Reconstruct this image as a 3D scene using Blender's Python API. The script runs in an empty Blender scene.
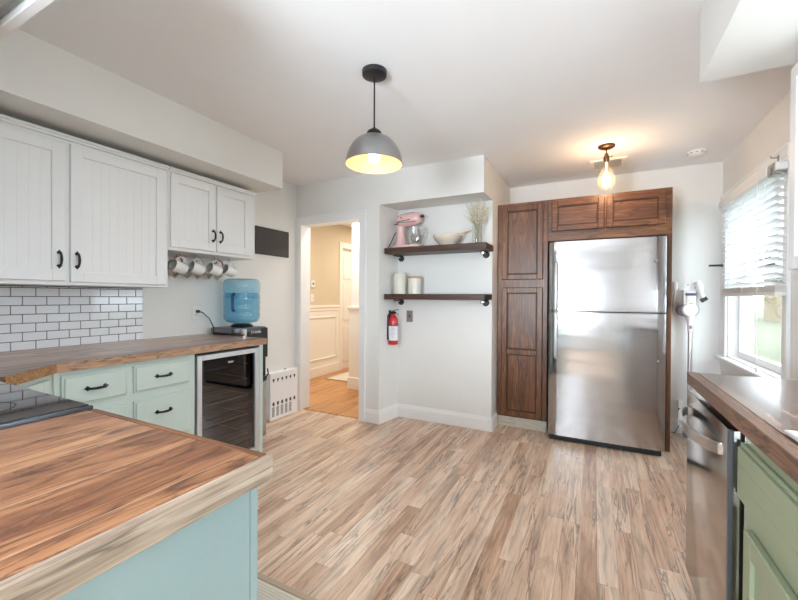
import bpy, bmesh, math, random
from mathutils import Vector, Matrix
random.seed(7)
S = bpy.context.scene
COL = S.collection
R = math.radians
PI = math.pi

# ------------------------------------------------------------------ camera
def cam_rot(yaw, pitch, roll):
    return Matrix.Rotation(yaw, 3, 'Z') @ Matrix.Rotation(pitch, 3, 'X') @ Matrix.Rotation(roll, 3, 'Y')
cd = bpy.data.cameras.new('camera')
cam = bpy.data.objects.new('camera', cd)
COL.objects.link(cam)
m3 = cam_rot(R(27.21), R(-.436), R(-.307))
r_, f_, u_ = m3.col[0], m3.col[1], m3.col[2]
cam.matrix_world = Matrix(((r_[0], u_[0], -f_[0], 0), (r_[1], u_[1], -f_[1], 0), (r_[2], u_[2], -f_[2], 1.22), (0, 0, 0, 1)))
cd.sensor_width = 36
cd.lens = 380.5 / 798 * 36
cd.clip_start = .02
S.camera = cam

# ------------------------------------------------------------------ world, lights, exposure
W = bpy.data.worlds.new('sky')
S.world = W
W.use_nodes = True
wn = W.node_tree
bg = wn.nodes['Background']
bg.inputs[0].default_value = (.80, .90, 1, 1)
bg.inputs[1].default_value = 5.0

def area(name, loc, rot, sx, sy, power, col):
    l = bpy.data.lights.new(name, 'AREA')
    l.shape = 'RECTANGLE'; l.size = sx; l.size_y = sy
    l.energy = power; l.color = col
    o = bpy.data.objects.new(name, l)
    o.location = loc; o.rotation_euler = rot
    COL.objects.link(o)
    return o
area('dining_overhead_fill', (-.6, -1.6, 2.39), (0, 0, 0), 2.6, 1.6, 14, (.79, .905, 1))  # added overhead fill for the unseen dining side, no known fixture
area('dining_front_fill', (-.95, -1.5, 1.2), (R(82), 0, R(20)), .9, .9, 78, (.79, .905, 1))  # fill light added behind the camera to lift ceiling and far walls
area('daylight_sink_window', (1.0, 1.15, 1.5), (R(92), 0, R(90)), 1.0, .8, 4.5, (.78, .90, 1))
area('dining_side_fill', (-3.74, -1.6, 1.5), (R(90), 0, R(-90)), 1.6, 1.5, 28, (.79, .905, 1))  # added side fill in front of a solid wall, no window here
area('hall_ceiling_lamp', (-2.6, 3.75, 2.38), (0, 0, 0), .35, .35, 8.0, (1, .93, .84))
area('hall_far_fill', (-2.9, 5.6, 2.38), (0, 0, 0), .35, .35, 11.0, (1, .91, .80))  # added light for the unseen bend of the hall
S.cycles.use_adaptive_sampling = False
S.view_settings.view_transform = 'Standard'
S.view_settings.look = 'None'
S.view_settings.gamma = 1
S.view_settings.exposure = 1.08
S.cycles.use_denoising = True
S.cycles.max_bounces = 12
S.cycles.diffuse_bounces = 6
S.cycles.transparent_max_bounces = 16
S.cycles.sample_clamp_indirect = 6
S.cycles.caustics_reflective = False
S.cycles.caustics_refractive = False

# ------------------------------------------------------------------ materials
def srgb(r, g, b):
    f = lambda c: (c / 255 / 12.92) if c <= 10 else ((c / 255 + .055) / 1.055) ** 2.4
    return (f(r), f(g), f(b), 1)

class NT:
    def __init__(s, name):
        s.m = bpy.data.materials.new(name); s.m.use_nodes = True
        s.t = s.m.node_tree; s.n = s.t.nodes; s.l = s.t.links
        s.p = s.n['Principled BSDF']; s.out = s.n['Material Output']
    def a(s, kind, **kw):
        n = s.n.new('ShaderNode' + kind)
        for k, v in kw.items():
            if k == 'op': n.operation = v
            elif k.startswith('i_'):
                n.inputs[k[2:]].default_value = v
            else: setattr(n, k, v)
        return n
    def c(s, x, y):
        s.l.new(x, y)
    def math(s, op, a, b=None, c=None):
        n = s.a('Math', op=op)
        for i, v in enumerate((a, b, c)):
            if v is None: continue
            if isinstance(v, (int, float)): n.inputs[i].default_value = v
            else: s.c(v, n.inputs[i])
        return n.outputs[0]
    def noise(s, vec, scale, detail=4, rough=.55, dist=0):
        n = s.a('TexNoise'); n.inputs['Scale'].default_value = scale
        n.inputs['Detail'].default_value = detail; n.inputs['Roughness'].default_value = rough
        n.inputs['Distortion'].default_value = dist
        s.c(vec, n.inputs['Vector'])
        return n.outputs['Fac']
    def ramp(s, fac, stops, interp='LINEAR'):
        n = s.a('ValToRGB'); e = n.color_ramp.elements
        n.color_ramp.interpolation = interp
        while len(e) < len(stops): e.new(.5)
        for i, (p, col) in enumerate(stops):
            e[i].position = p; e[i].color = col
        s.c(fac, n.inputs[0])
        return n.outputs[0]
    def mix(s, fac, a, b, mode='MIX'):
        n = s.a('MixRGB', blend_type=mode)
        for i, v in enumerate((fac, a, b)):
            if isinstance(v, (int, float)): n.inputs[i].default_value = v
            elif isinstance(v, tuple): n.inputs[i].default_value = v
            else: s.c(v, n.inputs[i])
        return n.outputs[0]
    def bump(s, h, strength=.2, dist=.01):
        n = s.a('Bump'); n.inputs['Strength'].default_value = strength; n.inputs['Distance'].default_value = dist
        s.c(h, n.inputs['Height']); s.c(n.outputs[0], s.p.inputs['Normal'])
    def coords(s, scale=(1, 1, 1)):
        t = s.a('TexCoord'); mp = s.a('Mapping'); mp.inputs['Scale'].default_value = scale
        s.c(t.outputs['Object'], mp.inputs['Vector'])
        return mp.outputs[0]

def plain(name, col, rough=.5, metal=0, var=.03, bump=0, bscale=60, coat=0, spec=None):
    t = NT(name)
    v = t.coords()
    n = t.noise(v, 3.0, 3)
    lo = tuple(c * (1 - var) for c in col[:3]) + (1,); hi = tuple(min(1, c * (1 + var)) for c in col[:3]) + (1,)
    t.c(t.ramp(n, [(.3, lo), (.7, hi)]), t.p.inputs['Base Color'])
    t.p.inputs['Roughness'].default_value = rough; t.p.inputs['Metallic'].default_value = metal
    if coat: t.p.inputs['Coat Weight'].default_value = coat
    if spec is not None: t.p.inputs['Specular IOR Level'].default_value = spec
    if bump: t.bump(t.noise(v, bscale, 3), bump, .004)
    return t.m

def wood(name, along, width, cols, ring_col, rough=.4, ring=.5, ringscale=1.0, var=.5, gap=0.0, coat=0, length=0, pore=.4, tint=None, bump=.08, offs=0.0, ringk=9, seam=(.02, .012, .008, 1), g1=1.0, g2=1.5, knots=0, veins=0, vscale=1.0, al=1.0):
    """boards running along one axis: every board its own tone, contour-line grain and fine pores"""
    t = NT(name)
    tc = t.a('TexCoord'); sp = t.a('SeparateXYZ'); t.c(tc.outputs['Object'], sp.inputs[0])
    ax = 'XYZ'.index(along)
    v = sp.outputs[ax]
    oth = [i for i in range(3) if i != ax]
    a_, b_ = sp.outputs[oth[0]], sp.outputs[oth[1]]
    bid = t.math('FLOOR', t.math('DIVIDE', t.math('ADD', a_, 50 + offs), width))
    wn1 = t.a('TexWhiteNoise', noise_dimensions='1D'); t.c(bid, wn1.inputs['W'])
    if length:
        vv = t.math('ADD', v, t.math('MULTIPLY', wn1.outputs['Value'], length * 3.7))
        lid = t.math('FLOOR', t.math('DIVIDE', vv, length))
        cv = t.a('CombineXYZ'); t.c(bid, cv.inputs[0]); t.c(lid, cv.inputs[1])
        wn2 = t.a('TexWhiteNoise', noise_dimensions='2D'); t.c(cv.outputs[0], wn2.inputs['Vector'])
        rnd = wn2.outputs['Value']
    else:
        rnd = wn1.outputs['Value']
    shift = t.math('MULTIPLY', rnd, 37.0)
    def vec(sa, sv):
        c = t.a('CombineXYZ')
        t.c(t.math('MULTIPLY', t.math('ADD', a_, shift), sa), c.inputs[0])
        t.c(t.math('MULTIPLY', t.math('ADD', v, shift), sv), c.inputs[1])
        t.c(t.math('MULTIPLY', b_, sa), c.inputs[2])
        return c.outputs[0]
    n1 = t.noise(vec(9 * ringscale, .9 * ringscale * al), 1.0, 3, .5, .35)          # broad figure
    n2 = t.noise(vec(60, 3.0), 1.0, 5, .65, .2)      # streaks
    n3 = t.noise(vec(300, 9), 1.0, 2, .5)            # pores
    rings = t.math('PINGPONG', t.math('MULTIPLY', n1, ringk), .5)              # cathedral contour lines
    base = t.math('ADD', t.math('MULTIPLY_ADD', t.math('SUBTRACT', rnd, .5), var, .5), t.math('ADD', t.math('MULTIPLY', t.math('SUBTRACT', n2, .5), g2), t.math('MULTIPLY', t.math('SUBTRACT', n1, .5), g1)))
    col = t.ramp(base, [(.12 + .76 * i / (len(cols) - 1), c) for i, c in enumerate(cols)])
    rl = t.ramp(rings, [(0, (1, 1, 1, 1)), (.13, (.5, .5, .5, 1)), (.30, (0, 0, 0, 1))])
    brk = t.ramp(n2, [(.40, (.12, .12, .12, 1)), (.58, (1, 1, 1, 1))])
    col = t.mix(t.math('MULTIPLY', t.math('MULTIPLY', rl, brk), ring), col, ring_col)
    pr = t.ramp(n3, [(.52, (0, 0, 0, 1)), (.72, (1, 1, 1, 1))])
    col = t.mix(t.math('MULTIPLY', pr, pore), col, ring_col)
    if veins:
        nv = t.noise(vec(16 * vscale, 1.1 * vscale * al), 1.0, 6, .6, 1.4)
        vl = t.ramp(t.math('ABSOLUTE', t.math('SUBTRACT', nv, .5)), [(0, (1, 1, 1, 1)), (.016, (.6, .6, .6, 1)), (.04, (0, 0, 0, 1))])
        pm = t.ramp(t.noise(vec(6, .9), 1.0, 3, .6), [(.42, (0, 0, 0, 1)), (.58, (1, 1, 1, 1))])
        col = t.mix(t.math('MULTIPLY', t.math('MULTIPLY', vl, pm), veins), col, ring_col)
    if knots:
        nk = t.noise(vec(11, 2.0), 1.0, 4, .6, .8)
        kk = t.math('MULTIPLY', t.ramp(nk, [(.52, (0, 0, 0, 1)), (.70, (1, 1, 1, 1))]), t.ramp(n2, [(.38, (.25, .25, .25, 1)), (.6, (1, 1, 1, 1))]))
        col = t.mix(t.math('MULTIPLY', kk, knots), col, ring_col)
    if gap:
        fr = t.math('FRACT', t.math('DIVIDE', t.math('ADD', a_, 50 + offs), width))
        e = t.math('MINIMUM', fr, t.math('SUBTRACT', 1.0, fr))
        g = t.math('LESS_THAN', e, gap / width)
        if length:
            fl = t.math('FRACT', t.math('DIVIDE', vv, length))
            el = t.math('MINIMUM', fl, t.math('SUBTRACT', 1.0, fl))
            g = t.math('MAXIMUM', g, t.math('LESS_THAN', el, gap / length))
        col = t.mix(t.math('MULTIPLY', g, .55), col, seam)
    t.c(col, t.p.inputs['Base Color'])
    t.p.inputs['Roughness'].default_value = rough
    if coat:
        t.p.inputs['Coat Weight'].default_value = coat; t.p.inputs['Coat Roughness'].default_value = .12
    t.bump(t.math('ADD', n2, t.math('MULTIPLY', n3, .5)), bump, .002)
    return t.m

def steel(name, col, rough=.25, horiz='X', wav=.0, brush=.05):
    t = NT(name)
    sc = [400, 400, 400]; sc['XYZ'.index(horiz)] = 3
    n = t.noise(t.coords(tuple(sc)), 1, 2)
    t.c(t.ramp(n, [(.3, tuple(c * .93 for c in col[:3]) + (1,)), (.7, col)]), t.p.inputs['Base Color'])
    t.p.inputs['Metallic'].default_value = 1; t.p.inputs['Roughness'].default_value = rough
    t.p.inputs['Anisotropic'].default_value = .4
    if wav:
        sw = [.9, .9, 6.0]
        w = t.noise(t.coords(tuple(sw)), 1, 1.5, .4)
        t.bump(t.math('ADD', w, t.math('MULTIPLY', n, brush * .02)), wav, .05)
    return t.m

def thin_glass(name, tint=(1, 1, 1, 1), refl=1.0, rough=0.0, haze=0.0, hazecol=(1, 1, 1, 1)):
    t = NT(name)
    t.n.remove(t.p)
    tr = t.a('BsdfTransparent'); tr.inputs[0].default_value = tint
    gl = t.a('BsdfGlossy'); gl.inputs['Roughness'].default_value = rough
    lw = t.a('LayerWeight'); lw.inputs['Blend'].default_value = .5
    mx = t.a('MixShader'); f2 = t.math('MULTIPLY', t.math('MULTIPLY_ADD', t.math('POWER', lw.outputs['Facing'], 4.0), .8, .045), refl)
    t.c(f2, mx.inputs[0]); t.c(tr.outputs[0], mx.inputs[1]); t.c(gl.outputs[0], mx.inputs[2])
    o = mx.outputs[0]
    if haze:
        d = t.a('BsdfDiffuse'); d.inputs[0].default_value = hazecol
        tl = t.a('BsdfTranslucent'); tl.inputs[0].default_value = hazecol
        ad = t.a('MixShader'); ad.inputs[0].default_value = .5
        t.c(d.outputs[0], ad.inputs[1]); t.c(tl.outputs[0], ad.inputs[2])
        m2 = t.a('MixShader'); m2.inputs[0].default_value = haze
        t.c(o, m2.inputs[1]); t.c(ad.outputs[0], m2.inputs[2]); o = m2.outputs[0]
    t.c(o, t.out.inputs[0])
    return t.m

def glow(name, col, strength):
    t = NT(name)
    t.p.inputs['Base Color'].default_value = col
    t.p.inputs['Emission Color'].default_value = col; t.p.inputs['Emission Strength'].default_value = strength
    t.m.cycles.emission_sampling = 'NONE'
    return t.m

M = {}
M['wall'] = plain('wall_paint', srgb(232, 231, 228), .75, var=.012, bump=.06, bscale=220)
M['ceil'] = plain('ceiling_paint', srgb(245, 245, 247), .85, var=.01, bump=.05, bscale=180)
M['rear_dim'] = plain('dining_paint', srgb(188, 186, 182), .8)  # unseen rear wall, darkened to dim its reflection in the fridge
M['trim'] = plain('trim_paint', srgb(241, 241, 241), .38, var=.01)
M['hallwall'] = plain('hall_paint', srgb(214, 199, 170), .75, var=.012)
M['cream'] = plain('cream_paint', srgb(240, 235, 224), .45, var=.01)
M['white'] = plain('cabinet_white', srgb(234, 235, 236), .42, var=.012)
M['mint'] = plain('cabinet_mint', srgb(196, 207, 199), .45, var=.02)
M['aqua'] = plain('peninsula_aqua', srgb(146, 166, 168), .5, var=.05, bump=.12, bscale=35)
M['sage'] = plain('cabinet_sage', srgb(134, 141, 115), .45, var=.025)
M['floor'] = wood('maple_laminate', 'Y', .082, [srgb(172, 134, 108), srgb(220, 184, 156), srgb(238, 212, 188), srgb(243, 224, 205)], srgb(96, 68, 56), .33, ring=.4, ringscale=.55, var=.3, gap=.0008, length=.95, pore=.2, bump=.03, ringk=7, seam=(.12, .07, .05, 1), g1=1.0, g2=.95, knots=.55, veins=.7)
M['oak'] = wood('hall_oak', 'Y', .057, [srgb(176, 116, 62), srgb(205, 146, 86), srgb(222, 166, 104)], srgb(140, 84, 42), .28, ring=.3, var=.45, gap=.0008, length=.8)
M['slab'] = wood('peninsula_slab', 'Y', .148, [srgb(104, 64, 42), srgb(140, 93, 62), srgb(166, 119, 83), srgb(182, 140, 104)], srgb(70, 40, 26), .36, ring=1.0, ringscale=.8, var=.3, gap=.0009, pore=.5, offs=.055, ringk=12, g1=1.2, g2=1.0, veins=.95, vscale=1.2, al=2.0, seam=(.55, .42, .3, 1))
M['slabedge'] = wood('slab_edge', 'Y', .5, [srgb(124, 106, 92), srgb(170, 151, 133), srgb(192, 176, 160)], srgb(92, 78, 68), .5, ring=.8, ringscale=3.2, al=.8, var=.1, pore=.6, g1=1.0, g2=1.3, ringk=6)
M['lcount'] = wood('left_counter_wood', 'Y', .16, [srgb(110, 76, 58), srgb(164, 126, 100), srgb(198, 164, 138)], srgb(78, 50, 38), .28, ring=1.0, ringscale=.7, var=.4, gap=.0008, coat=.15, pore=.3, g1=1.6, g2=1.8, ringk=14, veins=.7, vscale=.7)
M['ledge'] = wood('left_counter_edge', 'Y', .5, [srgb(140, 102, 76), srgb(182, 144, 114), srgb(198, 164, 136)], srgb(88, 56, 44), .35, ring=1.0, ringscale=4.0, al=1.3, var=.1, pore=.2, ringk=7, g2=1.2)
M['dedge'] = wood('diagonal_edge', 'X', .5, [srgb(132, 90, 54), srgb(168, 124, 80), srgb(186, 142, 98)], srgb(84, 54, 36), .35, ring=1.0, ringscale=4.0, al=1.6, var=.1, pore=.2, ringk=7)
M['rcount'] = wood('right_counter_wood', 'Y', .135, [srgb(70, 46, 36), srgb(118, 86, 68), srgb(150, 116, 96)], srgb(54, 34, 28), .26, ring=1.0, ringscale=.8, var=.4, gap=.0014, coat=.25, pore=.35, offs=-.076, g1=1.5, g2=1.8, ringk=14, veins=.7, seam=(.02, .012, .01, 1))
M['redge'] = wood('right_counter_edge', 'Y', .5, [srgb(76, 50, 36), srgb(116, 82, 60), srgb(140, 104, 80)], srgb(48, 30, 22), .4, ring=1.0, ringscale=3.6, al=1.1, var=.1, pore=.3, ringk=7, g2=1.3)
WAL = [srgb(74, 44, 26), srgb(112, 70, 43), srgb(148, 100, 64)]
M['walnutZ'] = wood('stained_oak_upright', 'Z', .33, WAL, srgb(52, 33, 22), .38, ring=.8, ringscale=1.1, var=.12, pore=.6, ringk=13, g2=1.3)
M['walnutX'] = wood('stained_oak_rail', 'X', .33, WAL, srgb(52, 33, 22), .38, ring=.8, ringscale=1.1, var=.12, pore=.6, ringk=12, g2=1.3)
M['recess_shade'] = plain('recess_edge_shade', srgb(50, 32, 22), .5)  # recess shade put into the colour of the oak door panel lips
M['shelf'] = wood('shelf_plank', 'X', .4, [srgb(50, 34, 26), srgb(78, 54, 40), srgb(96, 68, 52)], srgb(34, 22, 16), .45, ring=.5, var=.1)
M['kick'] = wood('unpainted_board', 'X', .4, [srgb(178, 166, 146), srgb(212, 204, 190), srgb(222, 216, 204)], srgb(150, 134, 110), .6, ring=.4, var=.1)
M['steel'] = steel('fridge_steel', (.50, .50, .515, 1), .15, 'X', wav=.11)
M['steelY'] = steel('brushed_steel', (.64, .635, .63, 1), .24, 'Y', wav=.08)
M['steelD'] = steel('dishwasher_steel', (.56, .545, .53, 1), .15, 'Y', wav=.06)
M['silver'] = plain('silver_frame', (.74, .74, .76, 1), .38, .7)
M['chrome'] = plain('bright_metal', (.72, .72, .73, 1), .18, 1)
M['shade'] = steel('shade_metal', (.38, .38, .38, 1), .34, 'Z')
M['dark'] = plain('dark_plastic', srgb(30, 30, 32), .35)
M['black'] = plain('black_void', srgb(14, 14, 15), .5)
M['iron'] = plain('dark_iron', srgb(40, 38, 38), .42, .6)
M['pipe'] = plain('pipe_iron', srgb(62, 60, 60), .4, .8)
M['pull'] = plain('pull_iron', srgb(46, 46, 50), .35, .5)
M['bronze'] = plain('bronze', srgb(120, 88, 62), .35, .8)
M['tile'] = plain('white_tile', srgb(236, 239, 243), .1, var=.02, coat=.3)
M['grout'] = plain('grey_grout', srgb(96, 98, 106), .9)
M['ctop'] = plain('cooktop_glass', srgb(10, 11, 14), .05, coat=1)
M['ctring'] = plain('cooktop_marking', srgb(52, 54, 58), .15)
M['graymet'] = plain('grey_rim', srgb(104, 106, 112), .3, .7)
M['rimdark'] = plain('dark_steel_rim', srgb(70, 72, 78), .3, .6)
M['filter'] = plain('hood_filter', srgb(168, 170, 168), .5, .35, var=.15, bump=.6, bscale=120)
M['coolglass'] = thin_glass('cooler_glass', (.44, .48, .58, 1), 3.0, .01)
M['glass'] = thin_glass('window_glass', (.97, .99, .98, 1), .8)
M['clear'] = thin_glass('clear_glass', (.975, .98, .975, 1), 1.1)
M['bulbglass'] = thin_glass('amber_glass', (1, .90, .76, 1), 1.2, 0, .035, (1, .86, .7, 1))
M['bottle'] = thin_glass('blue_bottle', (.72, .90, .97, 1), 1.6, .03, .16, srgb(150, 212, 240))
M['water'] = thin_glass('blue_water', (.74, .91, .97, 1), .3, 0, .08, srgb(120, 190, 225))
M['board'] = plain('black_board', srgb(58, 54, 54), .6)
M['ceramic'] = plain('white_ceramic', srgb(236, 235, 234), .15, coat=.3)
M['cer_in'] = plain('grey_glaze', srgb(190, 192, 188), .25)
M['redcer'] = plain('red_ceramic', srgb(150, 40, 36), .25)
M['blkcer'] = plain('black_ceramic', srgb(26, 26, 28), .25)
M['rack'] = plain('rack_wood', srgb(206, 196, 182), .6)
M['pink'] = plain('pink_enamel', srgb(238, 196, 194), .2, coat=.4)
M['bowl'] = plain('stone_ware', srgb(224, 210, 194), .5)
M['jar'] = plain('jar_glaze', srgb(228, 224, 212), .3)
M['cork'] = plain('cork_lid', srgb(196, 160, 132), .7)
M['stem'] = plain('dried_stem', srgb(172, 166, 128), .8)
M['bloom'] = plain('dried_bloom', srgb(228, 222, 204), .9)
M['red'] = plain('extinguisher_red', srgb(205, 40, 48), .25, coat=.4)
M['label'] = plain('paper_label', srgb(228, 228, 236), .6)
M['labelink'] = plain('label_ink', srgb(120, 120, 138), .6)
M['plateW'] = plain('plate_white', srgb(238, 237, 234), .4)
M['plateS'] = plain('plate_steel', srgb(168, 166, 162), .35, .7)
M['rug'] = plain('rug_weave', srgb(226, 218, 204), .95, var=.08, bump=.8, bscale=240)
M['rugedge'] = plain('rug_binding', srgb(190, 170, 148), .9, bump=.5, bscale=260)
M['heater'] = plain('heater_white', srgb(244, 244, 245), .4)
M['hole'] = plain('slot_shadow_grey', srgb(58, 60, 64), .7)
M['vacw'] = plain('vacuum_white', srgb(234, 232, 232), .35)
M['vacg'] = plain('vacuum_grey', srgb(120, 116, 132), .35)
M['vacp'] = plain('vacuum_purple', srgb(92, 88, 130), .3)
M['tube'] = plain('vacuum_tube', (.62, .62, .65, 1), .3, .8)
M['bulb'] = glow('lamp_bulb', (1, .86, .62, 1), 9)
M['fil'] = glow('filament', (1, .78, .5, 1), 7)
M['shadein'] = plain('shade_lining', srgb(216, 168, 124), .55)
t = NT('blind_slat'); t.p.inputs['Base Color'].default_value = srgb(238, 238, 236); t.p.inputs['Roughness'].default_value = .4
tl = t.a('BsdfTranslucent'); tl.inputs[0].default_value = (.9, .92, .95, 1)
mxs = t.a('MixShader'); mxs.inputs[0].default_value = .38
t.c(t.p.outputs[0], mxs.inputs[1]); t.c(tl.outputs[0], mxs.inputs[2]); t.c(mxs.outputs[0], t.out.inputs[0])
M['slat'] = t.m
M['blindstack'] = plain('blind_stack', srgb(240, 238, 234), .5)
M['tan'] = plain('wood_tone_trim', srgb(172, 150, 130), .5)
M['greycas'] = plain('aged_trim', srgb(206, 202, 198), .5)
t = NT('lawn'); v = t.coords(); n = t.noise(v, .5, 5); n2 = t.noise(v, 14, 3)
t.c(t.ramp(t.math('ADD', t.math('MULTIPLY', n, .6), t.math('MULTIPLY', n2, .4)), [(.35, srgb(66, 68, 42)), (.6, srgb(86, 85, 60)), (.75, srgb(100, 94, 70))]), t.p.inputs['Base Color'])
t.p.inputs['Roughness'].default_value = .95
M['lawn'] = t.m
M['siding'] = plain('house_siding', srgb(112, 98, 74), .8)
M['roof'] = plain('house_roof', srgb(120, 112, 108), .9)
M['pane'] = plain('house_window', srgb(120, 128, 138), .2)
M['bark'] = plain('bark', srgb(66, 56, 48), .95, bump=.5, bscale=20)
M['drain'] = plain('sink_white', srgb(196, 190, 184), .25, coat=.4)

# ------------------------------------------------------------------ mesh helpers
def frame(o, u, v, n):
    o, u, v, n = map(Vector, (o, u, v, n))
    return Matrix(((u.x, v.x, n.x, o.x), (u.y, v.y, n.y, o.y), (u.z, v.z, n.z, o.z), (0, 0, 0, 1)))
ID = Matrix.Identity(4)
FE = lambda x: frame((x, 0, 0), (0, 1, 0), (0, 0, 1), (1, 0, 0))      # a face looking towards +X: u = y, v = z
FW = lambda x: frame((x, 0, 0), (0, -1, 0), (0, 0, 1), (-1, 0, 0))    # towards -X: u = -y
FS = lambda y: frame((0, y, 0), (1, 0, 0), (0, 0, 1), (0, -1, 0))     # towards -Y: u = x

def join(bm, tmp, F=ID, mi=0):
    for f in tmp.faces: f.material_index = mi
    bmesh.ops.transform(tmp, matrix=F, verts=tmp.verts)
    me = bpy.data.meshes.new('tmp'); tmp.to_mesh(me); tmp.free()
    bm.from_mesh(me); bpy.data.meshes.remove(me)

def box(bm, x0, x1, y0, y1, z0, z1, b=0, F=ID, mi=0, seg=1):
    t = bmesh.new()
    bmesh.ops.create_cube(t, size=1)
    for v in t.verts:
        v.co = Vector(((x0 + x1) / 2 + v.co.x * (x1 - x0), (y0 + y1) / 2 + v.co.y * (y1 - y0), (z0 + z1) / 2 + v.co.z * (z1 - z0)))
    if b:
        bmesh.ops.bevel(t, geom=list(t.edges), offset=b, segments=seg, affect='EDGES', profile=.6)
    join(bm, t, F, mi)

def prism(bm, poly, a, b, F=ID, mi=0, bev=0):
    """poly in the local xy plane, from local z = a to z = b"""
    t = bmesh.new()
    lo = [t.verts.new((p[0], p[1], a)) for p in poly]; hi = [t.verts.new((p[0], p[1], b)) for p in poly]
    t.faces.new(lo[::-1]); t.faces.new(hi)
    n = len(poly)
    for i in range(n): t.faces.new((lo[i], lo[(i + 1) % n], hi[(i + 1) % n], hi[i]))
    bmesh.ops.recalc_face_normals(t, faces=t.faces)
    if bev: bmesh.ops.bevel(t, geom=list(t.edges), offset=bev, segments=2, affect='EDGES')
    join(bm, t, F, mi)

def lathe(bm, prof, F=ID, seg=28, mi=0, sx=1, sy=1):
    """profile of (radius, height) about local z"""
    t = bmesh.new(); rings = []
    for r, z in prof:
        if r < 1e-6: rings.append([t.verts.new((0, 0, z))])
        else: rings.append([t.verts.new((r * sx * math.cos(2 * PI * i / seg), r * sy * math.sin(2 * PI * i / seg), z)) for i in range(seg)])
    for A, B in zip(rings, rings[1:]):
        for i in range(seg):
            j = (i + 1) % seg
            if len(A) == 1 and len(B) == 1: break
            if len(A) == 1: t.faces.new((A[0], B[j], B[i]))
            elif len(B) == 1: t.faces.new((A[i], A[j], B[0]))
            else: t.faces.new((A[i], A[j], B[j], B[i]))
    bmesh.ops.recalc_face_normals(t, faces=t.faces)
    join(bm, t, F, mi)

def tube(bm, pts, r, seg=8, F=ID, mi=0, closed=False, flat=1.0):
    pts = [Vector(p) for p in pts]; t = bmesh.new(); rings = []; n = len(pts)
    up = None
    for i, p in enumerate(pts):
        a = pts[(i - 1) % n] if (i > 0 or closed) else p; b = pts[(i + 1) % n] if (i < n - 1 or closed) else p
        d = (b - a).normalized()
        if up is None: up = Vector((0, 0, 1)) if abs(d.z) < .9 else Vector((1, 0, 0))
        s = d.cross(up)
        if s.length < 1e-5: s = d.cross(Vector((0, 1, .1)))
        s.normalize(); up = s.cross(d).normalized()
        rr = r[i] if isinstance(r, (list, tuple)) else r
        rings.append([t.verts.new(p + s * rr * math.cos(2 * PI * k / seg) + up * rr * flat * math.sin(2 * PI * k / seg)) for k in range(seg)])
    pairs = list(zip(rings, rings[1:])) + ([(rings[-1], rings[0])] if closed else [])
    for A, B in pairs:
        for k in range(seg):
            t.faces.new((A[k], A[(k + 1) % seg], B[(k + 1) % seg], B[k]))
    if not closed:
        t.faces.new(rings[0][::-1]); t.faces.new(rings[-1])
    bmesh.ops.recalc_face_normals(t, faces=t.faces)
    join(bm, t, F, mi)

def ball(bm, c, r, seg=12, mi=0, sc=(1, 1, 1), F=ID):
    t = bmesh.new()
    bmesh.ops.create_uvsphere(t, u_segments=seg, v_segments=max(6, seg * 2 // 3), radius=r)
    for v in t.verts: v.co = Vector((c[0] + v.co.x * sc[0], c[1] + v.co.y * sc[1], c[2] + v.co.z * sc[2]))
    join(bm, t, F, mi)

def arc(c, r, a0, a1, n, plane='XZ'):
    out = []
    for i in range(n + 1):
        a = a0 + (a1 - a0) * i / n
        p, q = r * math.cos(a), r * math.sin(a)
        out.append({'XZ': (c[0] + p, c[1], c[2] + q), 'YZ': (c[0], c[1] + p, c[2] + q), 'XY': (c[0] + p, c[1] + q, c[2])}[plane])
    return out

ORG = {}
def obj(name, bm, mats, parent=None, loc=None, smooth=False, angle=40):
    """verts are written in world coordinates; loc (or the parent's origin) becomes the object's origin"""
    o0 = ORG[parent.name] if parent else Vector(loc or (0, 0, 0))
    bmesh.ops.transform(bm, matrix=Matrix.Translation(-o0), verts=bm.verts)
    me = bpy.data.meshes.new(name); bm.to_mesh(me); bm.free()
    for m in (mats if isinstance(mats, (list, tuple)) else [mats]): me.materials.append(m)
    if smooth:
        for p in me.polygons: p.use_smooth = True
        try: me.set_sharp_from_angle(angle=R(angle))
        except Exception: pass
    o = bpy.data.objects.new(name, me); COL.objects.link(o)
    if parent: o.parent = parent
    else: o.location = o0
    ORG[o.name] = o0
    return o

def tag(o, label, cat, group=None):
    o['label'] = label; o['category'] = cat
    if group: o['group'] = group
    return o

def thing(name, label, cat, loc, group=None):
    o = bpy.data.objects.new(name, None); COL.objects.link(o)
    o.location = loc; o.empty_display_size = .05
    ORG[o.name] = Vector(loc)
    return tag(o, label, cat, group)

def struct(name, bm, mats, parent=None, smooth=False):
    o = obj(name, bm, mats, parent, (0, 0, 0), smooth)
    if not parent: o['kind'] = 'structure'
    return o

def dup(root, loc, label=None, rz=None):
    r = root.copy(); COL.objects.link(r); r.location = loc
    if rz is not None: r.rotation_euler = (0, 0, rz)
    if label: r['label'] = label
    for ch in list(root.children):
        c = ch.copy(); COL.objects.link(c); c.parent = r
        for g in list(ch.children):
            d = g.copy(); COL.objects.link(d); d.parent = c
    return r

def text_mesh(bm, s, size, F, depth=.0008, mi=0):
    cu = bpy.data.curves.new('t', 'FONT'); cu.body = s; cu.size = size; cu.extrude = depth
    cu.align_x = 'CENTER'; cu.align_y = 'CENTER'
    o = bpy.data.objects.new('t', cu); COL.objects.link(o)
    dg = bpy.context.evaluated_depsgraph_get()
    me = bpy.data.meshes.new_from_object(o.evaluated_get(dg))
    t = bmesh.new(); t.from_mesh(me)
    bpy.data.objects.remove(o); bpy.data.curves.remove(cu); bpy.data.meshes.remove(me)
    join(bm, t, F, mi)

B = bmesh.new

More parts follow.
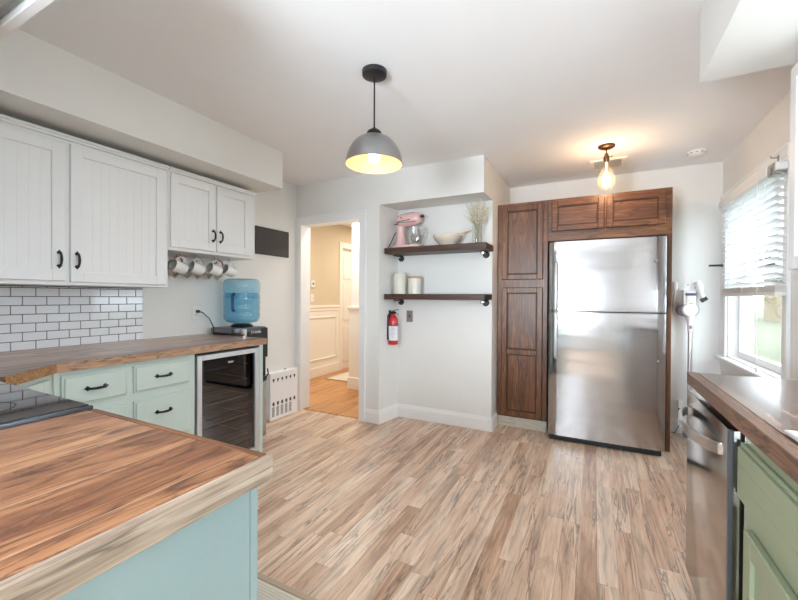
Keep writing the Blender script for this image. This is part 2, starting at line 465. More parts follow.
# ------------------------------------------------------------------ cabinet pieces
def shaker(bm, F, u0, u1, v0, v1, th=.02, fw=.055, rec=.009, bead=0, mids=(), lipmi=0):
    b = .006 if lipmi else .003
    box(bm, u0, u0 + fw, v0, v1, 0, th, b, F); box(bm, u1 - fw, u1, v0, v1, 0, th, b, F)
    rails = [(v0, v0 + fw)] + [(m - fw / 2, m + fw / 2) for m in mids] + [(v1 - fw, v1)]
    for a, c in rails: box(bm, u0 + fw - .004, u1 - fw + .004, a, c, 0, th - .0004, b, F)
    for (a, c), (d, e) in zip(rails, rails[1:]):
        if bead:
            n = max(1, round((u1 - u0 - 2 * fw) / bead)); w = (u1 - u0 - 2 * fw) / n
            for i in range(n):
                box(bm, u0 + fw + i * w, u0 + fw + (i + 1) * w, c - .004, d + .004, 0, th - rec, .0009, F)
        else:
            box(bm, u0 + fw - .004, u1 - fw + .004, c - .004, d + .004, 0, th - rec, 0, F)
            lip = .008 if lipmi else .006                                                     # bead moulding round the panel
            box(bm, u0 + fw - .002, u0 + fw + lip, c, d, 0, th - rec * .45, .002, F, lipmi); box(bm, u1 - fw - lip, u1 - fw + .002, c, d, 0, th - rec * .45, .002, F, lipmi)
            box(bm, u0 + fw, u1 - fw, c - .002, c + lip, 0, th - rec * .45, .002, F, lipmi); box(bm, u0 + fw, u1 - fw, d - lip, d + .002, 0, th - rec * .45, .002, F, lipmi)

def slab_front(bm, F, u0, u1, v0, v1, th=.02, groove=0):
    box(bm, u0, u1, v0, v1, 0, th * .55, .002, F)
    if groove:
        n = round((v1 - v0 - .02) / groove); w = (v1 - v0 - .02) / n
        for i in range(n): box(bm, u0 + .01, u1 - .01, v0 + .01 + i * w, v0 + .01 + (i + 1) * w, 0, th, .0016, F)
    else:
        box(bm, u0 + .008, u1 - .008, v0 + .008, v1 - .008, 0, th, .004, F)

def pull(parent, F, u, v, vertical, ln=.1):
    bm = B()
    h = ln / 2
    def P(a, d): return (u, v + a, d) if vertical else (u + a, v, d)
    pts = [P(-h * .72, .004), P(-h * .68, .016), P(-h * .4, .026), P(0, .029), P(h * .4, .026), P(h * .68, .016), P(h * .72, .004)]
    tube(bm, pts, [.0062, .0055, .0058, .007, .0058, .0055, .0062], 8, F)
    for s in (-1, 1):                                                      # spade shaped feet
        w = .0125
        poly = [(-w, h * .72), (-w * .45, h * .55), (w * .45, h * .55), (w, h * .72), (w * .4, h * .86), (0, h * 1.02), (-w * .4, h * .86)]
        poly = [(a, b * s) for a, b in poly]
        if not vertical: poly = [(b, a) for a, b in poly]
        prism(bm, [(u + a, v + b) for a, b in poly], 0, .0045, F)
    return obj('handle', bm, M['pull'], parent, smooth=True)

# ================================================================== SETTING
CZ = 2.413
LX, RX = -2.868, .985
bm = B(); box(bm, -3.2, 1.14, -3.3, 3.2, -.1, 0); box(bm, -1.9, 1.14, 3.2, 4.36, -.1, 0)
box(bm, -2.80, -2.07, 3.2, 3.215, -.1, 0)
struct('floor', bm, M['floor'])
bm = B(); box(bm, -3.9, -1.9, 3.22, 7.1, -.1, -.002)
struct('floor_hall', bm, M['oak'])
bm = B(); box(bm, -2.80, -2.07, 3.19, 3.235, 0, .006, .003)
struct('trim_1', bm, M['oak'])
bm = B(); box(bm, -3.9, 1.14, -3.3, 7.1, CZ, CZ + .1)
struct('ceiling', bm, M['ceil'])
bm = B(); box(bm, LX - .11, LX, -.12, 3.157, 0, CZ)
struct('wall_left', bm, M['wall'])
bm = B()
box(bm, -3.9, -2.815, 3.157, 3.285, 0, CZ); box(bm, -2.045, -1.93, 3.157, 3.285, 0, CZ); box(bm, -2.815, -2.045, 3.157, 3.285, 1.995, CZ)
prism(bm, [(-1.93, 3.157), (-1.838, 3.157), (-1.79, 3.46), (-1.93, 3.46)], 0, CZ)
box(bm, -1.93, -.83, 3.46, 3.56, 0, CZ); box(bm, -.93, -.83, 3.56, 4.24, 0, CZ)
prism(bm, [(-1.838, 3.157), (-.83, 3.157), (-.83, 3.46), (-1.79, 3.46)], 2.103, CZ)
struct('wall_niche', bm, M['wall'])
bm = B(); box(bm, -.93, RX + .15, 4.24, 4.36, 0, CZ)
struct('wall_back', bm, M['wall'])
WY0, WY1, WZ0, WZ1 = 2.98, 4.06, .735, 2.03
SY0, SY1, SZ0, SZ1 = .62, 1.68, 1.08, 2.05
bm = B()
box(bm, RX, RX + .15, WY1, 4.24, 0, CZ); box(bm, RX, RX + .15, SY1, WY0, 0, CZ); box(bm, RX, RX + .15, -3.3, SY0, 0, CZ)
box(bm, RX, RX + .15, WY0, WY1, 0, WZ0); box(bm, RX, RX + .15, WY0, WY1, WZ1, CZ)
box(bm, RX, RX + .15, SY0, SY1, 0, SZ0); box(bm, RX, RX + .15, SY0, SY1, SZ1, CZ)
struct('wall_right', bm, M['wall'])
bm = B(); box(bm, LX, -1.19, -.22, -.12, 0, CZ)
struct('wall_range', bm, M['wall'])
bm = B()
box(bm, -3.9, 1.14, -3.3, -3.16, 0, CZ)
struct('wall_dining', bm, M['rear_dim'])
bm = B()
box(bm, -3.9, -3.78, -3.16, -.22, 0, CZ); box(bm, -3.9, LX, -.22, -.12, 0, CZ)
struct('wall_rear', bm, M['wall'])
bm = B(); box(bm, LX, -2.306, -.12, 2.365, 2.113, CZ)
struct('wall_soffit_left', bm, M['wall'])
bm = B(); box(bm, .38, RX, -.6, 1.977, 2.113, CZ)
struct('wall_soffit_right', bm, M['wall'])
# hall
bm = B(); box(bm, -3.86, -3.74, 3.285, 5.20, 0, CZ); box(bm, -3.86, -3.74, 5.95, 7.1, 0, CZ); box(bm, -3.86, -3.74, 5.20, 5.95, 2.03, CZ)
struct('wall_hall_left', bm, M['hallwall'])
bm = B(); box(bm, -3.74, -1.9, 6.95, 7.1, 0, CZ)
struct('wall_hall_end', bm, M['hallwall'])
bm = B(); box(bm, -2.855, -1.9, 4.185, 4.31, 0, CZ); box(bm, -1.93, -1.9, 3.56, 4.185, 0, CZ); box(bm, -2.0, -1.9, 4.31, 6.95, 0, CZ)
struct('wall_hall_right', bm, M['wall'])
bm = B()                                                                    # wainscot on the hall's left wall
x = -3.74
box(bm, x, x + .012, 3.3, 5.11, .14, 1.05); box(bm, x, x + .02, 3.3, 5.11, 0, .15, .004); box(bm, x, x + .03, 3.3, 5.11, 1.045, 1.085, .006); box(bm, x, x + .02, 3.3, 5.11, 1.0, 1.05, .004)
for y0, y1 in ((3.42, 4.16), (4.28, 5.02)):
    for (a, b_, c, d) in ((y0, y1, .25, .275), (y0, y1, .89, .915)): box(bm, x, x + .026, a, b_, c, d, .005)
    for a in (y0, y1 - .025): box(bm, x, x + .026, a, a + .025, .25, .915, .005)
struct('trim_2', bm, M['cream'])
bm = B()                                                                    # capped wainscot on the stub wall beyond the doorway
box(bm, -2.885, -1.93, 4.17, 4.184, 0, 1.06); box(bm, -2.885, -2.856, 4.184, 4.31, 0, 1.06)
box(bm, -2.91, -1.93, 4.145, 4.184, 1.06, 1.10, .008); box(bm, -2.905, -2.856, 4.184, 4.33, 1.061, 1.099, .006); box(bm, -2.897, -1.93, 4.156, 4.184, 1.03, 1.059, .005)
box(bm, -2.9, -1.93, 4.153, 4.184, 0, .16, .005); box(bm, -2.899, -2.856, 4.184, 4.32, 0, .159, .005)
struct('trim_3', bm, M['cream'])
# hall door
dr = bpy.data.objects.new('door_1', None); COL.objects.link(dr); dr.location = (-3.76, 5.575, 0); dr['kind'] = 'structure'; ORG['door_1'] = Vector(dr.location)
bm = B(); Fd = FE(-3.82)
box(bm, 5.2, 5.95, -.002, 2.025, 0, .03, .002, Fd)
for (a, b_) in ((.12, .72), (.82, 1.42), (1.52, 1.9)):
    for c in (5.29, 5.62): box(bm, c, c + .24, a, b_, .03, .04, .008, Fd)
obj('door_leaf', bm, M['cream'], dr)
bm = B(); box(bm, -3.745, -3.72, 5.11, 5.20, 0, 2.12, .004); box(bm, -3.745, -3.72, 5.95, 6.04, 0, 2.12, .004); box(bm, -3.745, -3.72, 5.20, 5.95, 2.03, 2.12, .004)
obj('door_casing', bm, M['cream'], dr)
bm = B(); lathe(bm, [(0, 0), (.012, 0), (.012, .03), (.027, .04), (.03, .055), (.02, .07), (0, .072)], FE(-3.79) @ Matrix.Translation((5.88, .95, 0)))
obj('door_knob', bm, M['bronze'], dr, smooth=True)
# kitchen doorway casing
bm = B()
y = 3.157
box(bm, LX + .001, -2.812, y - .018, y, 0, 2.06, .003); box(bm, -2.05, -1.992, y - .018, y, 0, 2.06, .003); box(bm, -2.812, -2.05, y - .018, y, 1.995, 2.06, .003)
box(bm, -2.8155, -2.801, y - .014, 3.295, 0, 1.996); box(bm, -2.058, -2.0445, y - .014, 3.295, 0, 1.996); box(bm, -2.801, -2.058, y - .014, 3.295, 1.984, 1.997)
box(bm, -1.994, -1.98, y - .026, y, 0, 2.068, .004); box(bm, LX + .001, -1.9795, y - .0265, y, 2.054, 2.07, .004)
struct('trim_4', bm, M['trim'])
def baseboard(name, segs):
    bm = B()
    for x0, x1, y0, y1, nx, ny in segs:
        for h0, h1, d in ((0, .105, .016), (.10, .118, .012), (.115, .132, .007)):
            if nx: xs = (x0, x0 + d * nx) if nx > 0 else (x0 + d * nx, x0); box(bm, xs[0], xs[1], y0, y1, h0, h1, .003)
            else: ys = (y0, y0 + d * ny) if ny > 0 else (y0 + d * ny, y0); box(bm, x0, x1, ys[0], ys[1], h0, h1, .003)
    struct(name, bm, M['trim'])
baseboard('baseboard_niche', [(-1.98, -1.838, 3.157, 0, 0, -1), (-1.79, -.8305, 3.46, 0, 0, -1), (-.83, 0, 3.4435, 3.66, 1, 0)])
bm = B()
for h0, h1, d in ((0, .105, .016), (.10, .118, .012), (.115, .132, .007)): prism(bm, [(-1.8385, 3.1565 - d), (-1.838 + d, 3.1565 - d), (-1.79 + d, 3.46 - d), (-1.79, 3.46)], h0, h1)
struct('baseboard_niche_side', bm, M['trim'])
baseboard('baseboard_back', [(.545, RX, 4.24, 0, 0, -1)])
baseboard('baseboard_right', [(RX, 0, 2.0, 4.24, -1, 0)])
baseboard('baseboard_left', [(LX, 0, 2.12, 3.13, 1, 0)])

# window over the far end of the right wall
win = bpy.data.objects.new('window_1', None); COL.objects.link(win); win.location = (RX, 3.57, .7); win['kind'] = 'structure'; ORG['window_1'] = Vector(win.location)
bm = B(); F = ID
box(bm, RX - .02, RX, WY1, 4.20, .737, 2.03, .004); box(bm, RX - .02, RX, WY0 - .065, WY0, .737, 2.03, .004); box(bm, RX - .022, RX, WY0 - .065, 4.20, 2.03, 2.095, .004)
box(bm, RX - .028, RX, WY0 - .07, 4.21, 2.085, 2.105, .004)
obj('window_casing', bm, M['trim'], win)
bm = B(); box(bm, RX, RX + .15, WY1 - .012, WY1, WZ0, WZ1); box(bm, RX, RX + .15, WY0, WY0 + .012, WZ0, WZ1); box(bm, RX, RX + .15, WY0, WY1, WZ1 - .012, WZ1); box(bm, RX, RX + .15, WY0, WY1, WZ0, WZ0 + .012)
obj('window_jamb', bm, M['trim'], win)
bm = B(); box(bm, RX - .055, RX + .03, WY0 - .09, 4.235, .70, .737, .008); box(bm, RX - .018, RX, WY0 - .065, 4.20, .61, .70, .004)
obj('window_sill', bm, M['trim'], win)
def sash(z0, z1, x):
    bm = B(); y0, y1 = WY0 + .012, WY1 - .012; w = .05
    box(bm, x, x + .035, y0, y0 + w, z0, z1, .003); box(bm, x, x + .035, y1 - w, y1, z0, z1, .003)
    box(bm, x, x + .035, y0 + w, y1 - w, z0, z0 + w, .003); box(bm, x, x + .035, y0 + w, y1 - w, z1 - w * .8, z1, .003)
    s = obj('window_sash', bm, M['trim'], win)
    bm = B(); box(bm, x + .014, x + .018, y0 + w - .005, y1 - w + .005, z0 + w - .005, z1 - w * .8 + .005)
    obj('window_pane', bm, M['glass'], s)
sash(.747, 1.40, RX + .06); sash(1.37, 2.018, RX + .1)
# window over the sink
win2 = bpy.data.objects.new('window_2', None); COL.objects.link(win2); win2.location = (RX, 1.15, 1.1); win2['kind'] = 'structure'; ORG['window_2'] = Vector(win2.location)
bm = B(); box(bm, RX - .018, RX, SY0 - .09, SY0, SZ0 - .09, SZ1 + .06, .004); box(bm, RX - .018, RX, SY1, SY1 + .09, SZ0 - .09, SZ1 + .06, .004); box(bm, RX - .018, RX, SY0, SY1, SZ1, SZ1 + .06, .004); box(bm, RX - .03, RX, SY0, SY1, SZ0 - .09, SZ0, .004)
obj('window_casing', bm, M['trim'], win2)
bm = B()
for a, b_ in ((SY0, SY0 + .05), (SY1 - .05, SY1)): box(bm, RX + .08, RX + .12, a, b_, SZ0, SZ1, .003)
for a, b_ in ((SZ0, SZ0 + .05), (SZ1 - .05, SZ1), (1.55, 1.59)): box(bm, RX + .08, RX + .12, SY0 + .05, SY1 - .05, a, b_, .003)
sh = obj('window_sash', bm, M['trim'], win2)
bm = B(); box(bm, RX + .098, RX + .102, SY0 + .045, SY1 - .045, SZ0 + .045, SZ1 - .045)
obj('window_pane', bm, M['glass'], sh)
# narrow painted strip between the two windows
bm = B(); box(bm, RX - .02, RX, 2.72, 2.86, .0, 2.25, .004)
struct('trim_5', bm, M['trim'])

# subway tile splash
bm = B()
ty0, ty1, tz0, tz1 = -.12, 1.575, .91, 1.275
box(bm, LX, LX + .006, ty0, ty1, tz0, tz1, mi=1)
tw, tht, g = .107, .0505, .004
z = tz0 + .001; row = 0
while z < tz1 - .01:
    h = min(tht, tz1 - z - .001)
    y = ty1 - (.5 * tw if row % 2 == 0 else 0) if False else ty1 - (tw * .46 if row % 2 == 0 else 0)
    if row % 2 == 0: box(bm, LX + .004, LX + .0115, y + g / 2, ty1, z, z + h - g, .0015)
    while y > ty0 + .01:
        a = max(ty0, y - tw)
        box(bm, LX + .004, LX + .0115, a + g / 2, y - g / 2, z, z + h - g, .0015)
        y -= tw
    z += tht; row += 1
struct('wall_backsplash', bm, [M['tile'], M['grout']])

# ================================================================== LEFT RUN
CT0, CT1 = .868, .91
ctop = thing('countertop', 'long brown wood plank countertop below the white tiles, with an angled corner', 'countertop', (-2.5, 1.2, CT0))
poly = [(-2.175, 2.060), (LX + .003, 2.060), (LX + .003, -.115), (-1.99, -.115), (-1.99, .60), (-2.175, .818)]
bm = B(); prism(bm, poly[::-1], CT0 + .002, CT1)
o = obj('top', bm, M['lcount'], ctop)
bm = B(); prism(bm, [(-2.172, .822), (-2.166, .817), (-2.166, 2.066), (-2.172, 2.066)], CT0 - .0015, CT1 - .0008); prism(bm, [(-2.172, 2.061), (LX + .003, 2.061), (LX + .003, 2.066), (-2.172, 2.066)], CT0 - .0015, CT1 - .0008)
obj('front_edge', bm, M['ledge'], ctop)
bm = B(); prism(bm, [(-1.988, .592), (-1.98, .598), (-2.166, .8235), (-2.1745, .818)], CT0 - .0015, CT1 - .0008)
obj('angled_edge', bm, M['dedge'], ctop)

FX = -2.2
bc = thing('base_cabinet', 'mint green base cabinet with four dark handled drawers beside the wine cooler', 'cabinet', (-2.5, 1.17, 0))
bm = B(); box(bm, LX + .002, FX, .824, 1.515, .1, CT0 - .002); obj('carcass', bm, M['mint'], bc)
bm = B(); box(bm, LX + .002, FX - .06, .824, 1.515, .0, .1); obj('toe_kick', bm, M['dark'], bc)
F = FE(FX)
for u0, u1 in ((.85, 1.128), (1.160, 1.478)):
    for v0, v1 in ((.696, .842), (.40, .652), (.13, .37)):
        bm = B(); slab_front(bm, F, u0, u1, v0, v1)
        d = obj('drawer', bm, M['mint'], bc)
        pull(d, FE(FX + .02), (u0 + u1) / 2 - .005, (v0 + v1) / 2 if v1 > .8 else v1 - .085, False, .105)
cc = thing('corner_cabinet', 'mint green diagonal corner cabinet between drawers and black cooktop', 'cabinet', (-2.45, .45, 0))
bm = B(); prism(bm, [(-2.203, .822), (LX + .002, .822), (LX + .002, -.115), (-1.995, -.115), (-1.995, .575)], .1, CT0 - .002); obj('carcass', bm, M['mint'], cc)
bm = B(); prism(bm, [(-2.26, .82), (LX + .002, .82), (LX + .002, -.115), (-2.05, -.115), (-2.05, .58)], 0, .1); obj('toe_kick', bm, M['dark'], cc)
a = Vector((-2.203, .822, 0)); b_ = Vector((-1.995, .575, 0)); n = Vector((a - b_).normalized().yx.to_3d() if False else ((a - b_).y, -(a - b_).x, 0)).normalized()
ud = (a - b_).normalized()
Fdg = frame(b_, ud, (0, 0, 1), n)
bm = B(); shaker(bm, Fdg, .03, (a - b_).length - .045, .13, .842, .018, .05)
obj('door', bm, M['mint'], cc)

# wine cooler
wc = thing('wine_cooler', 'steel framed glass door wine cooler under the left counter', 'wine cooler', (-2.5, 1.775, 0))
y0, y1 = 1.522, 2.022
bm = B()
box(bm, LX + .03, FX - .035, y0 + .006, y0 + .03, .01, .852); box(bm, LX + .03, FX - .035, y1 - .03, y1 - .006, .01, .852)
box(bm, LX + .03, FX - .035, y0 + .006, y1 - .006, .01, .09); box(bm, LX + .03, FX - .035, y0 + .006, y1 - .006, .83, .852); box(bm, LX + .03, LX + .06, y0 + .006, y1 - .006, .05, .84)
obj('body', bm, M['dark'], wc)
bm = B(); F = FE(FX - .03); w = .034
box(bm, y0 + .005, y0 + .005 + w, .085, .846, 0, .04, .003, F); box(bm, y1 - .005 - w, y1 - .005, .085, .846, 0, .04, .003, F)
box(bm, y0 + .005 + w, y1 - .005 - w, .085, .085 + w, 0, .04, .003, F); box(bm, y0 + .005 + w, y1 - .005 - w, .846 - w, .846, 0, .04, .003, F)
df = obj('door_frame', bm, M['silver'], wc)
bm = B(); box(bm, y0 + .035, y1 - .035, .115, .816, .022, .027, 0, F); obj('glass_pane', bm, M['coolglass'], df)
bm = B(); text_mesh(bm, 'haier', .022, FE(FX + .0005) @ Matrix.Translation((1.78, .775, 0))); obj('maker_name', bm, M['plateW'], df)
for z in (.22, .36, .50, .62, .73):
    bm = B()
    for k in range(9): tube(bm, [(LX + .07 + k * .065, y0 + .035, z), (LX + .07 + k * .065, y1 - .035, z)], .0022, 6)
    for yy in (y0 + .033, y1 - .033): tube(bm, [(LX + .06, yy, z), (FX - .06, yy, z)], .003, 6)
    box(bm, FX - .064, FX - .056, y0 + .033, y1 - .033, z - .006, z + .006, .001)
    obj('wire_shelf', bm, M['chrome'], wc)
bm = B(); lathe(bm, [(0, 0), (.035, 0), (.037, .02), (.037, .19), (.03, .23), (.014, .25), (.013, .3), (0, .3)], Matrix.Translation((-2.5, 1.72, .09)))
ep = tag(obj('cabinet_end_panel', (lambda q: (box(q, LX + .002, FX, 2.026, 2.062, 0, CT0 - .002, .002), q)[1])(B()), M['mint'], loc=(-2.5, 2.044, 0)), 'narrow mint end panel between wine cooler and water dispenser', 'panel')
bm.free()

# water dispenser, its cord, and the bottle on it
wd = thing('water_dispenser', 'black and steel floor standing water dispenser past the counter end', 'water dispenser', (-2.66, 2.27, 0))
x0, x1, y0, y1 = -2.81, -2.505, 2.085, 2.40
bm = B(); box(bm, x0, x1 - .02, y0, y1, .015, .93, .012, seg=2); obj('body', bm, M['dark'], wd)
bm = B(); prism(bm, [(x0 - .005, y0 - .006), (x1 - .03, y0 - .006), (x1, y0 + .03), (x1 + .01, y0 + .13), (x1, y1 - .02), (x1 - .03, y1 + .006), (x0 - .005, y1 + .006)], .925, .962, bev=.006); obj('top_deck', bm, M['graymet'], wd, smooth=True)
bm = B(); box(bm, x1 - .03, x1 - .004, y0 + .005, y1 - .005, .02, .50, .008); obj('lower_door', bm, M['steelY'], wd)
bm = B(); box(bm, x1 - .04, x1 + .004, y0 + .1, y1, .70, .955, .01, seg=2); obj('control_panel', bm, M['dark'], wd)
bm = B(); text_mesh(bm, 'Primo', .042, FE(x1 + .0045) @ Matrix.Translation((y0 + .185, .905 + .022, 0))); obj('maker_name', bm, M['plateW'], wd)
bm = B(); lathe(bm, [(.02, .50), (.026, .52), (.026, .955), (.02, .96), (0, .96)], Matrix.Translation((x1 + .0, y0 + .06, 0))); obj('front_column', bm, M['chrome'], wd, smooth=True)
bm = B(); box(bm, x1 - .03, x1 - .002, y0 + .02, y1 - .004, .5, .535, .004); tube(bm, [(x1 + .005, y1 - .02, .53), (x1 + .02, y1 - .012, .56), (x1 + .006, y1 - .008, .6)], .006); obj('drip_tray', bm, M['dark'], wd)
bm = B(); box(bm, x0 + .02, x1 - .06, y0 - .009, y0 - .004, .925, .955, .002); obj('side_plate', bm, M['vacg'], wd)
bm = B(); lathe(bm, [(0, .955), (.085, .955), (.09, .97), (.07, .985), (.055, .985), (0, .985)], Matrix.Translation((-2.67, 2.27, .002))); obj('bottle_collar', bm, M['dark'], wd, smooth=True)
bm = B(); tube(bm, [(LX + .02, 1.985, 1.095), (LX + .06, 2.0, 1.09), (LX + .09, 2.04, 1.04), (LX + .1, 2.075, .96), (LX + .10, 2.072, .93), (-2.775, 2.09, .935)], .0045, 8)
box(bm, LX + .012, LX + .04, 1.975, 2.0, 1.085, 1.107, .004); tag(obj('power_cord', bm, M['dark'], loc=(LX + .05, 2.0, .93), smooth=True), 'black power cord running from the wall outlet down to the water dispenser', 'cord')
bt = thing('water_bottle', 'large translucent blue water bottle upturned on the dispenser', 'water bottle', (-2.67, 2.27, .985))
T = Matrix.Translation((-2.67, 2.27, 0))
prof = [(.028, .985), (.03, .99), (.085, .996), (.12, 1.006), (.136, 1.035), (.138, 1.075), (.131, 1.085), (.137, 1.095), (.137, 1.14), (.131, 1.15), (.137, 1.16), (.137, 1.235), (.131, 1.245), (.137, 1.255), (.138, 1.325), (.132, 1.352), (.115, 1.366), (.06, 1.362), (0, 1.352)]
prof = [(r * 1.06, z) for r, z in prof]
bm = B(); lathe(bm, prof, T, 40); obj('shell', bm, M['bottle'], bt, smooth=True, angle=80)
bm = B(); lathe(bm, [(0, 1.015)] + [(r * .955, z + .004) for r, z in prof[3:13]] + [(.134, 1.2), (0, 1.2)], T, 32); obj('water', bm, M['water'], bt, smooth=True)
bm = B(); Fh = Matrix.Translation((-2.67, 2.27, 0)) @ Matrix.Rotation(R(-68), 4, 'Z')
tube(bm, [(.13, 0, 1.10), (.155, 0, 1.115), (.157, 0, 1.20), (.157, 0, 1.225), (.13, 0, 1.24)], .012, 8, Fh); obj('grip', bm, thin_glass('blue_grip', (.12, .38, .62, 1), 1.5, .05, .3, srgb(40, 110, 160)), bt, smooth=True)

def outlet(label, F, u, v, mat='plateW', duplex=True, w=.07, h=.115, name='wall_outlet', cat='outlet'):
    c = F @ Vector((u, v, 0))
    t_ = thing(name, label, cat, c)
    bm = B(); box(bm, u - w / 2, u + w / 2, v - h / 2, v + h / 2, 0, .006, .002, F); obj('cover_plate', bm, M[mat], t_)
    if duplex:
        for s in (-1, 1):
            bm = B(); box(bm, u - .017, u + .017, v + s * .02 - .014, v + s * .02 + .014, .004, .0085, .004, F)
            q = obj('socket', bm, M[mat], t_)
            bm = B(); box(bm, u - .008, u - .005, v + s * .02 - .004, v + s * .02 + .006, .008, .009, 0, F); box(bm, u + .005, u + .008, v + s * .02 - .004, v + s * .02 + .006, .008, .009, 0, F)
            obj('slot', bm, M['hole'], q)
    else:
        bm = B(); box(bm, u - .005, u + .005, v - .012, v + .012, .004, .014, .002, F); obj('toggle', bm, M['dark'] if mat == 'plateS' else M[mat], t_)
    return t_
outlet('white outlet plate on the left wall with the dispenser plug in it', FE(LX), 1.985, 1.085)
bm = B(); box(bm, LX + .002, LX + .022, 2.575, 3.015, 1.625, 1.89, .003)
tag(obj('chalkboard', bm, M['board'], loc=(LX, 2.8, 1.62)), 'blank black board on the left wall beside the doorway', 'board')

# wall heater cover
hc = thing('heater_cover', 'white slotted metal heater cover standing on floor by doorway', 'heater', (LX + .04, 2.9, 0))
bm = B(); hx = LX + .085; box(bm, LX + .001, hx, 2.70, 3.085, .004, .47, .004)
F = FE(hx)
for k in range(6):
    u = 2.742 + k * .058
    box(bm, u - .011, u + .011, .392, .412, 0, .0015, .0, F, 1); prism(bm, [(u - .006, .392), (u, .372), (u + .006, .392)], 0, .0015, F, 1)
    box(bm, u - .012, u + .012, .148, .182, 0, .0015, .0, F, 1)
    if k < 5:
        for j in range(6): prism(bm, [(u - .019, .042 + j * .016), (u + .014, .046 + j * .016), (u + .014, .054 + j * .016), (u - .019, .050 + j * .016)], 0, .0015, F, 1)
obj('casing', bm, [M['heater'], M['hole']], hc)
bm = B(); tube(bm, [(LX + .04, 2.93, .468), (LX + .045, 2.935, .482), (LX + .06, 2.94, .48)], .004); obj('valve_stem', bm, M['vacg'], hc)

# upper cabinets
UX = -2.522
def upper(label, y0, y1, z0, doors, hv, crown_end):
    t_ = thing('upper_cabinet', label, 'cabinet', ((LX + UX) / 2, (y0 + y1) / 2, z0))
    bm = B(); box(bm, LX + .002, UX, y0, y1, z0, 2.072, .0015); obj('carcass', bm, M['white'], t_)
    F = FE(UX)
    for (u0, u1, v0, v1, hu) in doors:
        bm = B(); shaker(bm, F, u0, u1, v0, v1, .019, .058, .009, bead=.043)
        d = obj('door', bm, M['white'], t_)
        pull(d, FE(UX + .019), hu, hv, True, .098)
    bm = B(); box(bm, UX, UX + .014, y0, y1 + (.004 if crown_end else 0), 2.048, 2.062, .003); box(bm, UX, UX + .022, y0, y1 + (.006 if crown_end else 0), 2.06, 2.078, .005)
    if crown_end: box(bm, LX + .002, UX, y1, y1 + .006, 2.05, 2.077, .003)
    obj('crown_molding', bm, M['white'], t_)
    return t_
upper('large white beadboard wall cabinet with two doors above the tiles', .02, 1.545, 1.275, [(.03, .45, 1.296, 2.026, .42), (.475, .990, 1.296, 2.026, .962), (1.012, 1.520, 1.292, 2.034, 1.040)], 1.41, False)
upper('short white wall cabinet with two doors above the hanging mugs', 1.547, 2.272, 1.527, [(1.556, 1.893, 1.549, 2.038, 1.868), (1.903, 2.215, 1.549, 2.038, 1.930)], 1.662, True)

# mug rack and mugs
mr = thing('mug_rack', 'folding pale wood peg rack on the wall behind the hanging mugs', 'rack', (LX + .03, 1.9, 1.36))
ps = [(1.62 + k * .0925, 1.455 if k % 2 else 1.375) for k in range(7)]
for k in range(6):
    for s in (0, 1):
        a, b_ = ps[k], ps[k + 1]
        za, zb = (a[1], b_[1]) if s == 0 else (2 * 1.415 - a[1], 2 * 1.415 - b_[1])
        bm = B(); d = Vector((b_[0] - a[0], zb - za)).normalized(); nn = Vector((-d.y, d.x)) * .011; e = d * .012
        prism(bm, [(a[0] - e.x - nn.x, za - e.y - nn.y), (b_[0] + e.x - nn.x, zb + e.y - nn.y), (b_[0] + e.x + nn.x, zb + e.y + nn.y), (a[0] - e.x + nn.x, za - e.y + nn.y)], .008 + .012 * s, .019 + .012 * s, FE(LX))
        obj('lath', bm, M['rack'], mr)
for k in range(7):
    for zz in (1.455, 1.375):
        bm = B(); lathe(bm, [(.0075, 0), (.0075, .055), (.010, .065), (.006, .074), (0, .075)], FE(LX) @ Matrix.Translation((ps[k][0], zz, 0)) @ Matrix.Rotation(R(-14), 4, 'X'), 10)
        obj('peg', bm, M['rack'], mr, smooth=True)

def mug(label, loc, hmat, tilt, group, body='ceramic'):
    t_ = thing('coffee_mug', label, 'mug', (0, 0, 0), group)
    Fm = Matrix.Rotation(R(90 + tilt), 4, 'X')           # opening towards -Y, handle on top
    r, h = .042, .092
    bm = B(); lathe(bm, [(0, -h / 2), (r * .86, -h / 2), (r * .98, -h / 2 + .01), (r, h / 2), (r - .004, h / 2)], Fm, 32)
    b0 = obj('body', bm, M[body], t_, smooth=True)
    bm = B(); lathe(bm, [(r - .004, h / 2), (r - .0045, -h / 2 + .008), (0, -h / 2 + .006)], Fm, 32); obj('inside', bm, M['cer_in'], b0, smooth=True)
    bm = B(); pts = [(0, r - .003, .026), (0, r + .018, .03), (0, r + .03, .012), (0, r + .03, -.012), (0, r + .016, -.03), (0, r - .003, -.028)]
    tube(bm, pts, .005, 8, Fm); obj('handle', bm, M[hmat], t_, smooth=True)
    t_.location = loc
    return t_
ms = [(1.69, 'white mug with angled opening, nearest the large cabinet in the front row'), (1.822, 'white mug hanging second from the large cabinet in the front row'), (1.972, 'white mug hanging third from the large cabinet in the front row'), (2.108, 'white mug hanging last in the front row, nearest the water bottle')]
for i, (y, lb) in enumerate(ms):
    lb = lb.replace(' with angled opening,', ' hanging')
    if i == 0: mug0 = mug(lb, (-2.625, y, 1.425), 'ceramic', -16, 'mugs hanging under the short cabinet')
    else: dup(mug0, (-2.625, y, 1.425), lb)
mug('red handled mug hanging behind the first two white mugs', (-2.725, 1.735, 1.437), 'redcer', -14, 'mugs hanging under the short cabinet')
mug('black handled mug hanging behind the gap of the middle white mugs', (-2.725, 1.90, 1.437), 'blkcer', -14, 'mugs hanging under the short cabinet')
mug('red handled mug hanging behind the last two white mugs', (-2.725, 2.08, 1.437), 'redcer', -14, 'mugs hanging under the short cabinet')
hooks = [(y, -2.625) for y, _ in ms] + [(1.735, -2.725), (1.90, -2.725), (2.08, -2.725)]
hk = None
